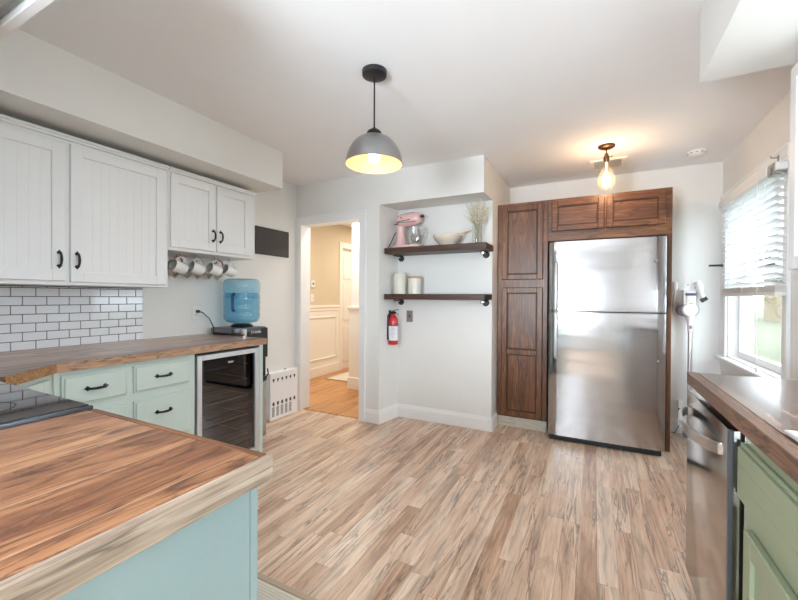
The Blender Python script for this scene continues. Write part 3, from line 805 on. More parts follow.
for i, (y, x) in enumerate(hooks):
    if hk is None:
        bm = B(); tube(bm, [(0, 0, 0), (0, 0, -.018)] + [(0, -.009 + .009 * math.cos(a), -.018 - .012 * math.sin(a)) for a in (.5, 1.0, 1.6, 2.2, 2.9)], .0018, 6)
        hk = obj('cup_hook', bm, M['bronze'], loc=(0, 0, 0), smooth=True); o = hk
    else:
        o = hk.copy(); COL.objects.link(o)
    o.location = (x, y, 1.525)
    row = 'front' if x > -2.64 else 'back'
    tag(o, 'small brass cup hook under the short white cabinet holding a mug', 'hook', 'cup hooks under the short cabinet')

# ================================================================== RANGE, PENINSULA, HOOD, RUG
rg = thing('range', 'black glass top range between the angled counter and the wood peninsula', 'range', (-1.6, .22, 0))
bm = B(); box(bm, -1.975, -1.232, -.11, .5, .02, .895, .003); obj('body', bm, M['graymet'], rg)
bm = B(); box(bm, -1.985, -1.221, -.115, .545, .895, .919, .004, seg=2); obj('cooktop_rim', bm, M['rimdark'], rg, smooth=True)
bm = B(); box(bm, -1.976, -1.228, -.105, .536, .9188, .9225, .001); gl = obj('cooktop_glass', bm, M['ctop'], rg)
for cx, cy, r in ((-1.79, .37, .11), (-1.42, .36, .085), (-1.79, .06, .085), (-1.42, .06, .11)):
    bm = B(); lathe(bm, [(r - .002, .9226), (r - .002, .9228), (r + .002, .9228), (r + .002, .9226)], Matrix.Translation((cx, cy, 0)), 48); obj('burner_ring', bm, M['ctring'], gl)
bm = B(); box(bm, -1.965, -1.242, .5, .53, .2, .78, .006); dd = obj('oven_door', bm, M['ctop'], rg)
bm = B(); tube(bm, [(-1.93, .53, .74), (-1.93, .575, .74), (-1.275, .575, .74), (-1.275, .53, .74)], .011); obj('oven_handle', bm, M['chrome'], dd, smooth=True)

ps_ = thing('peninsula_countertop', 'thick honey brown plank counter slab in the left foreground', 'countertop', (-.88, .2, .864))
bm = B(); box(bm, -1.217, -.572, -.35, .53, .866, .91, .0015); obj('top', bm, M['slab'], ps_)
bm = B(); box(bm, -.572, -.556, -.35, .549, .864, .9095, .002); obj('side_edge', bm, M['slabedge'], ps_)
bm = B(); box(bm, -1.217, -.572, .53, .549, .864, .9095, .002); obj('end_edge', bm, M['walnutX'], ps_)
pc = thing('peninsula_cabinet', 'pale aqua painted peninsula cabinet under the thick plank slab', 'cabinet', (-.9, .2, 0))
bm = B(); box(bm, -1.215, -.606, -.32, .53, .1, .863); obj('carcass', bm, M['aqua'], pc)
bm = B(); box(bm, -1.215, -.66, -.3, .46, 0, .1); obj('toe_kick', bm, M['dark'], pc)
bm = B(); box(bm, -.606, -.598, -.32, .528, 0, .863, .001); obj('end_panel', bm, M['aqua'], pc)
bm = B(); box(bm, -1.215, -.598, .529, .549, .1, .863, .002); obj('face_frame', bm, M['aqua'], pc)

hd = thing('range_hood', 'white range hood with grey mesh filter over the cooktop', 'range hood', (-1.6, .1, 1.98))
bm = B(); hx0, hx1 = -2.0, -1.15
box(bm, hx0, hx1, .443, .468, 1.975, 2.041, .002); box(bm, hx0, hx0 + .025, -.119, .443, 1.975, 2.041); box(bm, hx1 - .025, hx1, -.119, .443, 1.975, 2.041)
box(bm, hx0, hx1, -.119, .468, 2.04, 2.1, .002)
obj('canopy', bm, M['trim'], hd)
bm = B()
for k in range(18): box(bm, hx0 + .026, hx1 - .026, -.1 + k * .0295, -.1 + k * .0295 + .02, 1.985, 2.0, .002)
box(bm, hx0 + .026, hx1 - .026, -.119, .442, 1.995, 2.005)
obj('mesh_filter', bm, M['filter'], hd)
bm = B(); box(bm, -1.8, -1.4, -.119, .2, 2.1, CZ - .001); obj('duct_cover', bm, M['trim'], hd)

rgm = thing('rug', 'cream woven rug with tan binding beside the aqua peninsula', 'rug', (-1.3, .9, 0))
bm = B()
nx = 60
box(bm, -1.93, -.62, .62, 1.17, 0, .008)
for k in range(44): box(bm, -1.925, -.625, .625 + k * .0123, .625 + k * .0123 + .0085, .007, .0105, .0015)
obj('weave', bm, M['rug'], rgm)
bm = B()
for (a, b_, c, d) in ((-1.96, -.59, 1.17, 1.2), (-1.96, -.59, .59, .62), (-1.96, -1.93, .62, 1.17), (-.62, -.59, .62, 1.17)): box(bm, a, b_, c, d, 0, .012, .004)
obj('binding', bm, M['rugedge'], rgm)

# ================================================================== NICHE: SHELVES AND WHAT STANDS ON THEM
def shelf(label, x0, x1, z0, z1):
    t_ = thing('floating_shelf', label, 'shelf', ((x0 + x1) / 2, 3.33, z0), 'shelves in the niche')
    bm = B(); box(bm, x0, x1, 3.195, 3.459, z0, z1, .003); obj('plank', bm, M['shelf'], t_)
    for xb in (-1.752, -.884):
        bm = B()
        tube(bm, [(xb, 3.44, z0 - .018), (xb, 3.31, z0 - .018)], .0105, 12, mi=1)
        lathe(bm, [(0, 0), (.031, 0), (.031, .007), (.022, .012), (.02, .03), (0, .03)], Matrix.Translation((xb, 3.4595, z0 - .026)) @ Matrix.Rotation(R(90), 4, 'X'), 24)
        lathe(bm, [(0, 0), (.015, 0), (.016, .004), (.016, .016), (0, .02)], Matrix.Translation((xb, 3.325, z0 - .018)) @ Matrix.Rotation(R(90), 4, 'X'), 20, 1)
        obj('pipe_bracket', bm, [M['pipe'], M['chrome']], t_, smooth=True)
    return t_
S1, S2 = 1.69, 1.25
shelf('upper dark plank shelf in the niche, carrying pink mixer and vase', -1.806, -.818, 1.637, S1)
shelf('lower dark plank shelf in the niche, carrying two white jars', -1.806, -.828, 1.198, S2)

# stand mixer, head pointing right
mx = thing('stand_mixer', 'pale pink stand mixer with glass bowl on the upper shelf', 'mixer', (-1.6, 3.33, S1))
def T3(x, y, z): return Matrix.Translation((x, y, z))
bm = B()
prism(bm, [(-1.735, 3.24), (-1.60, 3.235), (-1.50, 3.25), (-1.47, 3.29), (-1.462, 3.33), (-1.47, 3.37), (-1.50, 3.41), (-1.60, 3.425), (-1.735, 3.42), (-1.755, 3.38), (-1.755, 3.28)], S1, S1 + .028, bev=.008)
obj('base', bm, M['pink'], mx, smooth=True)
bm = B(); lathe(bm, [(.072, .02), (.058, .06), (.046, .12), (.045, .19), (.055, .22), (0, .225)], T3(-1.69, 3.33, S1), 28, sx=.85, sy=1.0)
obj('column', bm, M['pink'], mx, smooth=True)
bm = B()
Fh = T3(-1.738, 3.33, S1 + .268) @ Matrix.Rotation(R(-5), 4, 'Y') @ Matrix.Rotation(R(90), 4, 'Y')
lathe(bm, [(0, 0), (.035, .004), (.056, .02), (.066, .055), (.069, .12), (.066, .18), (.058, .225), (.046, .25), (.02, .258), (0, .258)], Fh, 32, sx=1.0, sy=.93)
obj('motor_head', bm, M['pink'], mx, smooth=True)
bm = B(); lathe(bm, [(.0685, .03), (.0705, .03), (.0712, .17), (.0695, .17)], Fh @ Matrix.Translation((.012, 0, 0)), 32, sx=.2, sy=.95)
for s in (-1, 1): box(bm, -1.72, -1.51, 3.33 + s * .064 - .004, 3.33 + s * .064 + .004, S1 + .243, S1 + .252, .002)
obj('trim_band', bm, M['chrome'], mx, smooth=True)
bm = B(); lathe(bm, [(.012, 0), (.012, .02), (.017, .026), (.015, .036), (0, .038)], T3(-1.487, 3.33, S1 + .30) @ Matrix.Rotation(R(84), 4, 'Y'), 14); obj('attachment_knob', bm, M['dark'], mx, smooth=True)
bm = B(); ball(bm, (-1.66, 3.262, S1 + .29), .007, 8); ball(bm, (-1.70, 3.266, S1 + .235), .008, 8); box(bm, -1.735, -1.70, 3.262, 3.27, S1 + .228, S1 + .236, .002); obj('speed_lever', bm, M['dark'], mx)
bm = B(); tube(bm, [(-1.545, 3.33, S1 + .21), (-1.545, 3.33, S1 + .12)], .008); lathe(bm, [(.02, .06), (.045, .09), (.042, .12), (.012, .15)], T3(-1.545, 3.33, S1), 12, sy=.25); obj('beater', bm, M['chrome'], mx, smooth=True)
bm = B(); lathe(bm, [(.045, .03), (.05, .034), (.075, .07), (.092, .12), (.098, .18), (.101, .2), (.098, .2), (.094, .17), (.088, .12), (.07, .07), (.045, .036), (0, .034)], T3(-1.545, 3.33, S1), 36)
bw = obj('bowl', bm, M['clear'], mx, smooth=True)
bm = B(); tube(bm, [(-1.452, 3.33, S1 + .185), (-1.415, 3.33, S1 + .18), (-1.405, 3.33, S1 + .14), (-1.42, 3.33, S1 + .105), (-1.46, 3.33, S1 + .1)], .007, 8); obj('handle', bm, M['clear'], bw, smooth=True)
bm = B(); lathe(bm, [(.05, .026), (.055, .03), (.052, .042), (.045, .042)], T3(-1.545, 3.33, S1), 28); obj('bowl_foot', bm, M['chrome'], mx, smooth=True)
bm = B(); tube(bm, [(-1.735, 3.30, S1 + .16), (-1.75, 3.285, S1 + .12), (-1.765, 3.25, S1 + .05), (-1.776, 3.225, S1 + .009), (-1.768, 3.21, S1 + .007)], .0055, 8); obj('power_cord', bm, M['dark'], mx, smooth=True)

wb = thing('mixing_bowl', 'cream ribbed stoneware bowl on the upper shelf', 'bowl', (-1.21, 3.33, S1))
prof = [(0, .0), (.062, 0), (.066, .006)]
for k in range(9):
    q = k / 8; rr = .068 + .066 * math.sin(q * 1.45); prof += [(rr, .01 + q * .083), (rr + .003, .014 + q * .083)]
prof += [(.137, .103), (.131, .103), (.12, .07), (.08, .02), (0, .012)]
bm = B(); lathe(bm, prof, T3(-1.21, 3.33, S1), 36); obj('body', bm, M['bowl'], wb, smooth=True)
bm = B(); prism(bm, [(-1.09, -.03), (-1.06, -.012), (-1.06, .012), (-1.09, .03)], S1 + .088, S1 + .1, T3(0, 3.33, 0), bev=.003); obj('spout', bm, M['bowl'], wb)
sp = thing('wooden_ladle', 'pale wooden ladle lying in the cream bowl', 'ladle', (-1.15, 3.33, S1 + .06))
bm = B(); tube(bm, [(-1.17, 3.31, S1 + .06), (-1.10, 3.325, S1 + .113), (-1.03, 3.34, S1 + .135), (-1.01, 3.345, S1 + .136)], [.012, .011, .014, .01], 10); obj('handle', bm, M['bowl'], sp, smooth=True)
bm = B(); ball(bm, (-1.185, 3.305, S1 + .053), .03, 14, sc=(1.2, 1, .55)); obj('scoop', bm, M['bowl'], sp, smooth=True)

vs = tag(obj('glass_vase', (lambda q: (lathe(q, [(0, 0), (.042, 0), (.044, .004), (.041, .09), (.043, .19), (.0405, .19), (.0385, .09), (.041, .012), (0, .01)], T3(-.935, 3.33, S1), 32), q)[1])(B()), M['clear'], loc=(-.935, 3.33, S1), smooth=True), 'clear glass cylinder vase holding dried flowers on the upper shelf', 'vase')
fl = thing('dried_flowers', 'bunch of pale dried flowers standing in the glass vase', 'flowers', (-.935, 3.33, S1 + .012))
bs, bb = B(), B()
rr = random.Random(3)
for k in range(34):
    a = rr.uniform(0, 2 * PI); sp_ = rr.uniform(.01, .12); hz = rr.uniform(.21, .39)
    tip = Vector((-.927 + math.cos(a) * sp_, 3.325 + math.sin(a) * sp_ * .8, S1 + hz)); foot = Vector((-.935 + rr.uniform(-.02, .02), 3.33 + rr.uniform(-.02, .02), S1 + .016)); mid = Vector((-.935 + math.cos(a) * .022, 3.33 + math.sin(a) * .022, S1 + .185))
    tip.x = min(tip.x, -.822)
    tube(bs, [foot, mid, (mid + tip) / 2 + Vector((rr.uniform(-.008, .008), rr.uniform(-.008, .008), .01)), tip], .0010, 4)
    for j in range(15):
        q = rr.uniform(.3, 1.05); p = mid.lerp(tip, q) + Vector([rr.uniform(-.024, .024) for _ in range(3)])
        p.x = min(p.x, -.80); p.z = min(p.z, 2.088); p.y = min(p.y, 3.45)
        tube(bs, [mid.lerp(tip, q * .9), p], .0006, 3)
        ball(bb, p, rr.uniform(.003, .0068), 6)
obj('stems', bs, M['stem'], fl); o = obj('blossoms', bb, M['bloom'], fl); o['kind'] = 'stuff'

for (x, h, lb) in ((-1.703, .205, 'taller white lidded jar on the lower shelf beside niche wall'), (-1.545, .17, 'shorter white jar with tan lid on the lower shelf')):
    j = thing('canister', lb, 'jar', (x, 3.33, S2), 'jars on the lower shelf')
    bm = B(); lathe(bm, [(0, 0), (.06, 0), (.0635, .004), (.0635, h - .03), (.062, h - .022), (.056, h - .02), (0, h - .02)], T3(x, 3.33, S2), 36); obj('body', bm, M['jar'], j, smooth=True)
    bm = B(); lathe(bm, [(.055, h - .024), (.0615, h - .018), (.0615, h - .004), (.058, h), (0, h)], T3(x, 3.33, S2), 36); obj('lid', bm, M['cork'] if h < .2 else M['jar'], j, smooth=True)

# fire extinguisher on the niche's left side wall
fe = thing('fire_extinguisher', 'red fire extinguisher hung on the niche side wall below the shelves', 'extinguisher', (-1.768, 3.32, .75))
ex, ey = -1.768, 3.32
bm = B(); lathe(bm, [(0, .752), (.04, .752), (.046, .758), (.047, .97), (.044, 1.0), (.03, 1.03), (.018, 1.04), (.018, 1.055), (0, 1.055)], T3(ex, ey, 0), 28); obj('cylinder', bm, M['red'], fe, smooth=True)
bm = B(); lathe(bm, [(.0475, .795), (.0480, .795), (.0480, .935), (.0475, .935)], T3(ex, ey, 0), 28); lb_ = obj('paper_label', bm, M['label'], fe, smooth=True)
bm = B()
for z, w in ((.915, .5), (.9, .8), (.885, .7), (.865, .85), (.85, .85), (.83, .6)):
    pts = [(ex + .0483 * math.cos(a), ey + .0483 * math.sin(a), z) for a in [(-1.2 + w * (i / 6 - .5)) for i in range(7)]]
    tube(bm, pts, .0016, 4)
obj('print_lines', bm, M['labelink'], lb_)
bm = B(); lathe(bm, [(.016, 1.05), (.02, 1.055), (.02, 1.075), (.012, 1.08), (0, 1.08)], T3(ex, ey, 0), 14); box(bm, ex - .05, ex + .03, ey - .01, ey + .01, 1.06, 1.075, .003); obj('valve', bm, M['dark'], fe, smooth=True)
bm = B(); tube(bm, [(ex - .02, ey, 1.075), (ex + .01, ey, 1.09), (ex + .065, ey - .01, 1.098)], .006, 8, flat=.6); tube(bm, [(ex, ey, 1.066), (ex + .03, ey, 1.062), (ex + .06, ey - .01, 1.05)], .005, 8, flat=.6); obj('squeeze_lever', bm, M['dark'], fe)
bm = B(); tube(bm, [(ex - .03, ey - .01, 1.068), (ex - .045, ey - .03, 1.04), (ex - .046, ey - .035, .95), (ex - .044, ey - .035, .84), (ex - .042, ey - .035, .80)], [.007, .007, .007, .008, .01], 8); obj('hose', bm, M['dark'], fe, smooth=True)
bm = B(); box(bm, -1.813, -1.803, ey - .015, ey + .02, .9, 1.09, .001); box(bm, -1.803, ex - .03, ey - .015, ey + .015, 1.05, 1.06, .002); lathe(bm, [(.0485, .945), (.0495, .945), (.0495, .953), (.0485, .953)], T3(ex, ey, 0), 28); box(bm, -1.803, ex - .03, ey - .02, ey - .01, .944, .954); obj('wall_bracket', bm, M['dark'], fe)
outlet('small brushed metal switch plate on the niche back wall below the shelves', FS(3.46), -1.655, 1.028, 'plateS', False, name='wall_switch', cat='switch')
# hall fittings
th_ = thing('thermostat', 'small white thermostat on the beige hall wall above the light switch', 'thermostat', (-3.74, 4.45, 1.4))
bm = B(); box(bm, -3.739, -3.715, 4.40, 4.49, 1.355, 1.46, .006); obj('casing', bm, M['plateW'], th_)
bm = B(); box(bm, -3.716, -3.713, 4.425, 4.465, 1.395, 1.43); obj('display', bm, M['vacg'], th_)
outlet('white light switch on the beige hall wall below the thermostat', FE(-3.74), 4.445, 1.20, 'plateW', False, name='wall_switch', cat='switch')
hr = thing('hall_rug', 'pale flat rug on the oak floor seen through the doorway', 'rug', (-3.2, 4.9, 0))
bm = B(); box(bm, -3.53, -2.9, 4.53, 5.25, -.002, .008, .003); obj('weave', bm, M['rug'], hr)
bm = B(); box(bm, -3.55, -3.53, 4.51, 5.27, -.002, .01, .002); box(bm, -2.9, -2.88, 4.51, 5.27, -.002, .01, .002); box(bm, -3.53, -2.9, 4.51, 4.53, -.002, .01, .002); box(bm, -3.53, -2.9, 5.25, 5.27, -.002, .01, .002); obj('binding', bm, M['rugedge'], hr)

# ================================================================== PANTRY, FRIDGE, OVERHEAD CABINET
PY = 3.665
pt = thing('pantry_cabinet', 'tall dark stained oak pantry cabinet left of the steel fridge', 'cabinet', (-.6, 3.95, 0))
bm = B(); box(bm, -.826, -.379, PY, 4.238, .1, 2.102, .002); obj('carcass', bm, M['walnutZ'], pt)
bm = B(); box(bm, -.826, -.38, PY + .02, 4.238, 0, .1); obj('toe_kick', bm, M['kick'], pt)
F = FS(PY)
bm = B(); shaker(bm, F, -.783, -.417, 1.388, 2.075, .02, .052, .013, lipmi=1); obj('door', bm, [M['walnutZ'], M['recess_shade']], pt)
bm = B(); shaker(bm, F, -.783, -.417, .112, 1.315, .02, .052, .013, lipmi=1, mids=(.715,)); obj('door', bm, [M['walnutZ'], M['recess_shade']], pt)
oc = thing('overhead_cabinet', 'dark stained oak two door cabinet above the steel fridge', 'cabinet', (.08, 3.95, 1.72))
bm = B(); box(bm, -.378, .542, PY, 4.238, 1.728, 2.102, .002); obj('carcass', bm, M['walnutX'], oc)
bm = B(); box(bm, .508, .542, PY, 4.238, 0, 1.728, .002); obj('side_panel', bm, M['walnutZ'], oc)
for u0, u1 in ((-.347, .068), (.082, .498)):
    bm = B(); shaker(bm, F, u0, u1, 1.812, 2.08, .02, .05, .013, lipmi=1); obj('door', bm, [M['walnutX'], M['recess_shade']], oc)

fr = thing('refrigerator', 'stainless steel top freezer refrigerator between oak cabinets', 'refrigerator', (.07, 3.9, 0))
FY, fx0, fx1 = 3.50, -.35, .486
bm = B(); box(bm, fx0 + .008, fx1 - .006, FY + .085, 4.18, .045, 1.692, .004); obj('body', bm, M['dark'], fr)
def fdoor(name, z0, z1):
    bm = B(); n = 24; poly = []
    for i in range(n + 1):
        q = i / n; xx = fx0 + (fx1 - fx0) * q
        e = min(q, 1 - q); rnd = .014 * (1 - min(1, e / .022)) ** 2
        poly.append((xx, FY + rnd - .006 * math.sin(PI * q)))
    poly += [(fx1, FY + .078), (fx0, FY + .078)]
    prism(bm, poly, z0, z1)
    bmesh.ops.bevel(bm, geom=[e for e in bm.edges if abs(e.verts[0].co.z - e.verts[1].co.z) < 1e-5 and e.verts[0].co.y < FY + .03 and e.verts[1].co.y < FY + .03], offset=.006, segments=3, affect='EDGES')
    return obj(name, bm, M['steel'], fr, smooth=True)
d1 = fdoor('freezer_door', 1.112, 1.697); d2 = fdoor('fridge_door', .048, 1.102)
def fhandle(par, z0, z1, taper_up):
    bm = B(); hx = -.292
    a, b_ = (z0, z1)
    if taper_up: pts = [(hx, FY, b_), (hx, FY - .03, b_ - .012), (hx, FY - .045, b_ - .05), (hx, FY - .048, a + .1), (hx, FY - .045, a + .01), (hx, FY - .03, a), (hx, FY, a)]
    else: pts = [(hx, FY, b_), (hx, FY - .03, b_), (hx, FY - .045, b_ - .01), (hx, FY - .048, b_ - .1), (hx, FY - .045, a + .05), (hx, FY - .03, a + .012), (hx, FY, a)]
    tube(bm, pts, .0135, 12, flat=1.0); obj('handle', bm, M['silver'], par, smooth=True)
fhandle(d1, 1.118, 1.515, True); fhandle(d2, .71, 1.095, False)
bm = B(); lathe(bm, [(0, 0), (.013, 0), (.014, .002), (.012, .004), (0, .004)], FS(FY - .003) @ T3(.415, 1.508, 0), 24); bdg = obj('badge', bm, M['vacg'], d1, smooth=True)
bm = B(); lathe(bm, [(.0095, .0035), (.0095, .005), (.0105, .005), (.0105, .0035)], FS(FY - .003) @ T3(.415, 1.508, 0), 24); text_mesh(bm, 'GE', .011, FS(FY - .003) @ T3(.415, 1.508, .0042), .0004); obj('monogram', bm, M['chrome'], bdg)
bm = B(); lathe(bm, [(0, 0), (.006, 0), (.005, .003), (0, .003)], FS(FY - .004) @ T3(.436, .74, 0), 16); obj('lock_stud', bm, M['plateW'], d2, smooth=True)
bm = B(); box(bm, fx0 + .01, fx1 - .02, FY + .016, FY + .1, .006, .046, .002)
for k in range(20): box(bm, fx0 + .03 + k * .039, fx0 + .05 + k * .039, FY + .012, FY + .018, .012, .036)
obj('base_grille', bm, M['black'], fr)
bm = B()
for xx in (fx0 + .04, fx1 - .06): lathe(bm, [(0, 0), (.02, 0), (.02, .02), (.012, .022), (.012, .045), (0, .045)], T3(xx, FY + .12, 0), 14)
obj('levelling_feet', bm, M['black'], fr)
bm = B(); box(bm, fx0 + .02, fx1 - .02, FY + .005, FY + .1, 1.103, 1.112); obj('gasket', bm, M['black'], fr)
bm = B(); box(bm, fx1 - .07, fx1 - .01, FY + .02, FY + .12, 1.698, 1.712, .004); obj('hinge_cap', bm, M['dark'], fr)

# ================================================================== CEILING FITTINGS
pl_ = thing('pendant_lamp', 'grey metal dome pendant lamp hanging from ceiling by a dark cord', 'lamp', (-1.045, 1.735, CZ))
T = T3(-1.045, 1.735, 0)
bm = B(); lathe(bm, [(0, CZ - .034), (.02, CZ - .034), (.052, CZ - .03), (.064, CZ - .024), (.066, CZ - .004), (.066, CZ - .0005), (0, CZ - .0005)], T, 36); obj('canopy', bm, M['dark'], pl_, smooth=True)
bm = B(); tube(bm, [(-1.045, 1.735, CZ - .03), (-1.045, 1.735, 2.105)], .0042, 10); obj('cord', bm, M['iron'], pl_, smooth=True)
bm = B(); lathe(bm, [(.006, 2.118), (.008, 2.108), (.02, 2.106), (.034, 2.096), (.041, 2.083), (.043, 2.068), (.043, 2.058), (0, 2.058)], T, 28); obj('socket_cap', bm, M['iron'], pl_, smooth=True)
dome = [(.04, 2.069), (.064, 2.064), (.092, 2.048), (.116, 2.022), (.134, 1.99), (.146, 1.955), (.151, 1.922)]
bm = B(); lathe(bm, dome, T, 56); o = obj('lamp_shade', bm, M['shade'], pl_, smooth=True, angle=80)
bm = B(); lathe(bm, [(.151, 1.922)] + [(r - .0025, z - .002) for r, z in dome[::-1]] + [(0, 2.066)], T, 56); obj('shade_lining', bm, M['shadein'], o, smooth=True, angle=80)
bm = B(); lathe(bm, [(.013, 2.06), (.014, 2.02), (.02, 2.005), (.028, 1.985), (.031, 1.965), (.028, 1.945), (.016, 1.933), (0, 1.93)], T, 24); obj('bulb', bm, M['bulb'], pl_, smooth=True)
def point(name, loc, power, col, r):
    l = bpy.data.lights.new(name, 'POINT'); l.energy = power; l.color = col; l.shadow_soft_size = r
    o = bpy.data.objects.new(name, l); o.location = loc; COL.objects.link(o); return o
point('pendant_lamp_glow', (-1.045, 1.735, 1.905), .55, (1, .86, .68), .03)

cl = thing('ceiling_light', 'bronze ceiling light with a bare amber bulb before the fridge', 'lamp', (.073, 3.40, CZ))
T = T3(.073, 3.40, 0)
bm = B(); lathe(bm, [(0, CZ - .026), (.02, CZ - .026), (.05, CZ - .018), (.06, CZ - .01), (.062, CZ - .0005), (0, CZ - .0005)], T, 36); obj('canopy', bm, M['bronze'], cl, smooth=True)
bm = B(); tube(bm, [(.073, 3.40, CZ - .02), (.073, 3.40, 2.345)], .0055, 10); lathe(bm, [(.008, 2.355), (.014, 2.348), (.015, 2.335), (.021, 2.33), (.021, 2.30), (.017, 2.295), (.017, 2.285), (0, 2.285)], T, 20); obj('socket', bm, M['bronze'], cl, smooth=True)
bm = B(); tube(bm, [(.09, 3.40, 2.325), (.108, 3.395, 2.325)], .0022, 8); ball(bm, (.11, 3.395, 2.325), .005, 8); obj('turn_key', bm, M['bronze'], cl, smooth=True)
bm = B(); lathe(bm, [(.016, 2.29), (.018, 2.265), (.028, 2.238), (.047, 2.2), (.061, 2.165), (.064, 2.14), (.058, 2.105), (.04, 2.08), (.014, 2.067), (0, 2.065)], T, 32); bg_ = obj('bulb_glass', bm, M['bulbglass'], cl, smooth=True, angle=80)
bm = B()
pts = []
for k in range(13):
    a = 2 * PI * k / 12; pts.append((.073 + .016 * math.cos(a), 3.40 + .016 * math.sin(a), 2.20 if k % 2 else 2.105))
for p, q in zip(pts, pts[1:]): tube(bm, [p, q], .0022, 5)
tube(bm, [(.073, 3.4, 2.285), (.073, 3.4, 2.2)], .003, 6)
obj('filament', bm, M['fil'], bg_)
point('ceiling_light_glow', (.073, 3.40, 2.15), 4.2, (1, .73, .50), .04)

cv = thing('ceiling_vent', 'square white air vent in the ceiling behind the bare bulb', 'vent', (.09, 3.86, CZ))
bm = B(); a0, a1, b0, b1 = -.05, .232, 3.71, 3.99
box(bm, a0, a1, b0, b0 + .035, CZ - .012, CZ - .0005, .003); box(bm, a0, a1, b1 - .035, b1, CZ - .012, CZ - .0005, .003); box(bm, a0, a0 + .035, b0 + .035, b1 - .035, CZ - .012, CZ - .0005, .003); box(bm, a1 - .035, a1, b0 + .035, b1 - .035, CZ - .012, CZ - .0005, .003)
obj('vent_frame', bm, M['cream'], cv)
bm = B(); box(bm, a0 + .03, a1 - .03, b0 + .03, b1 - .03, CZ - .002, CZ - .0008); obj('vent_back', bm, M['hole'], cv)
bm = B()
for k in range(6):
    yy = b0 + .05 + k * .035; box(bm, a0 + .03, a1 - .03, -.012, .012, -.0012, .0012, 0, T3(0, yy, CZ - .01) @ Matrix.Rotation(R(35), 4, 'X'))
box(bm, .086, .096, b0 + .03, b1 - .03, CZ - .012, CZ - .004)
obj('louvres', bm, M['cream'], cv)
sd = thing('smoke_detector', 'round white smoke detector on the ceiling near the window', 'smoke detector', (.725, 3.85, CZ))
T = T3(.725, 3.85, 0)
bm = B(); lathe(bm, [(0, CZ - .034), (.045, CZ - .034), (.056, CZ - .026), (.06, CZ - .012), (.064, CZ - .008), (.066, CZ - .0005), (0, CZ - .0005)], T, 36); obj('casing', bm, M['plateW'], sd, smooth=True)
bm = B()
for k in range(10):
    a = 2 * PI * k / 10; tube(bm, [(.725 + .0585 * math.cos(a + s), 3.85 + .0585 * math.sin(a + s), CZ - .018) for s in (0, .15, .3)], .003, 5)
obj('vent_slots', bm, M['vacg'], sd)

# ================================================================== RIGHT RUN
rc = thing('sink_countertop', 'glossy brown plank countertop on the right below the window', 'countertop', (.67, .8, .868))
x0, x1, y0, y1 = .3885, RX - .003, -.6, 1.99
sx0, sx1, sy0, sy1 = .434, .90, .42, 1.14
bm = B()
for (a, b_, c, d) in ((x0, sx0, y0, y1), (sx1, x1, y0, y1), (sx0, sx1, y0, sy0), (sx0, sx1, sy1, y1)): box(bm, a, b_, c, d, .868, .91)
bmesh.ops.remove_doubles(bm, verts=bm.verts, dist=1e-5)
obj('top', bm, M['rcount'], rc)
bm = B(); box(bm, .350, .3868, y0, y1 + .002, .862, .9105, .002); obj('front_edge', bm, M['redge'], rc)
bm = B(); box(bm, .3885, x1, y1, y1 + .002, .864, .9095); obj('end_edge', bm, M['redge'], rc)
sk = thing('sink', 'white rimmed sink set into the right plank countertop', 'sink', (.66, .79, .9))
bm = B()
e = .044
for (a, b_, c, d) in ((sx0 - e, sx0 + .01, sy0 - e, sy1 + e), (sx1 - .01, sx1 + .03, sy0 - e, sy1 + e), (sx0 + .01, sx1 - .01, sy0 - e, sy0 + .01), (sx0 + .01, sx1 - .01, sy1 - .01, sy1 + e)): box(bm, a, b_, c, d, .9105, .921, .003)
obj('rim', bm, M['drain'], sk)
bm = B(); w = .004
box(bm, sx0 + .004, sx1 - .004, sy0 + .004, sy1 - .004, .72, .726); box(bm, sx0 + .004, sx0 + .008, sy0 + .004, sy1 - .004, .72, .912); box(bm, sx1 - .008, sx1 - .004, sy0 + .004, sy1 - .004, .72, .912); box(bm, sx0 + .004, sx1 - .004, sy0 + .004, sy0 + .008, .72, .912); box(bm, sx0 + .004, sx1 - .004, sy1 - .008, sy1 - .004, .72, .912)
obj('basin', bm, M['drain'], sk)

dw = thing('dishwasher', 'stainless steel dishwasher with bowed bar handle under right counter', 'dishwasher', (.68, 1.74, 0))
DX = .351; dy0, dy1 = 1.428, 2.055 - .075
dy0, dy1 = 1.424, 1.983
bm = B(); box(bm, DX + .055, RX - .02, dy0 + .01, dy1 - .004, .0, .855); obj('body', bm, M['heater'], dw)
bm = B(); box(bm, DX, DX + .05, dy0, dy1, .085, .838, .004, seg=2); dwd = obj('door', bm, M['steelD'], dw, smooth=True)
bm = B(); box(bm, DX - .001, DX + .012, dy0 - .002, dy0 + .012, .085, .838, .002); obj('door_edge', bm, M['graymet'], dwd)
bm = B(); n = 18; pts = []
for i in range(n + 1):
    q = i / n; yy = dy0 + .075 + (dy1 - dy0 - .105) * q
    pts.append((DX - .006 - .058 * math.sin(PI * q) ** .55, yy))
lo, wd_ = .738, .012
poly = pts + [(a + wd_, b_) for a, b_ in reversed(pts)]
prism(bm, [(a, b_) for a, b_ in poly], lo, lo + .036, bev=.0025)
box(bm, DX - .01, DX + .002, dy0 + .068, dy0 + .085, lo + .002, lo + .034, .001); box(bm, DX - .01, DX + .002, dy1 - .04, dy1 - .022, lo + .002, lo + .034, .001)
obj('bar_handle', bm, M['steelY'], dwd, smooth=True)
bm = B(); box(bm, DX + .045, DX + .06, dy0 + .01, dy1 - .005, 0, .08); obj('toe_panel', bm, M['black'], dw)
bm = B(); box(bm, DX - .0008, DX + .002, dy1 - .09, dy1 - .05, .80, .806); obj('maker_mark', bm, M['vacg'], dwd)

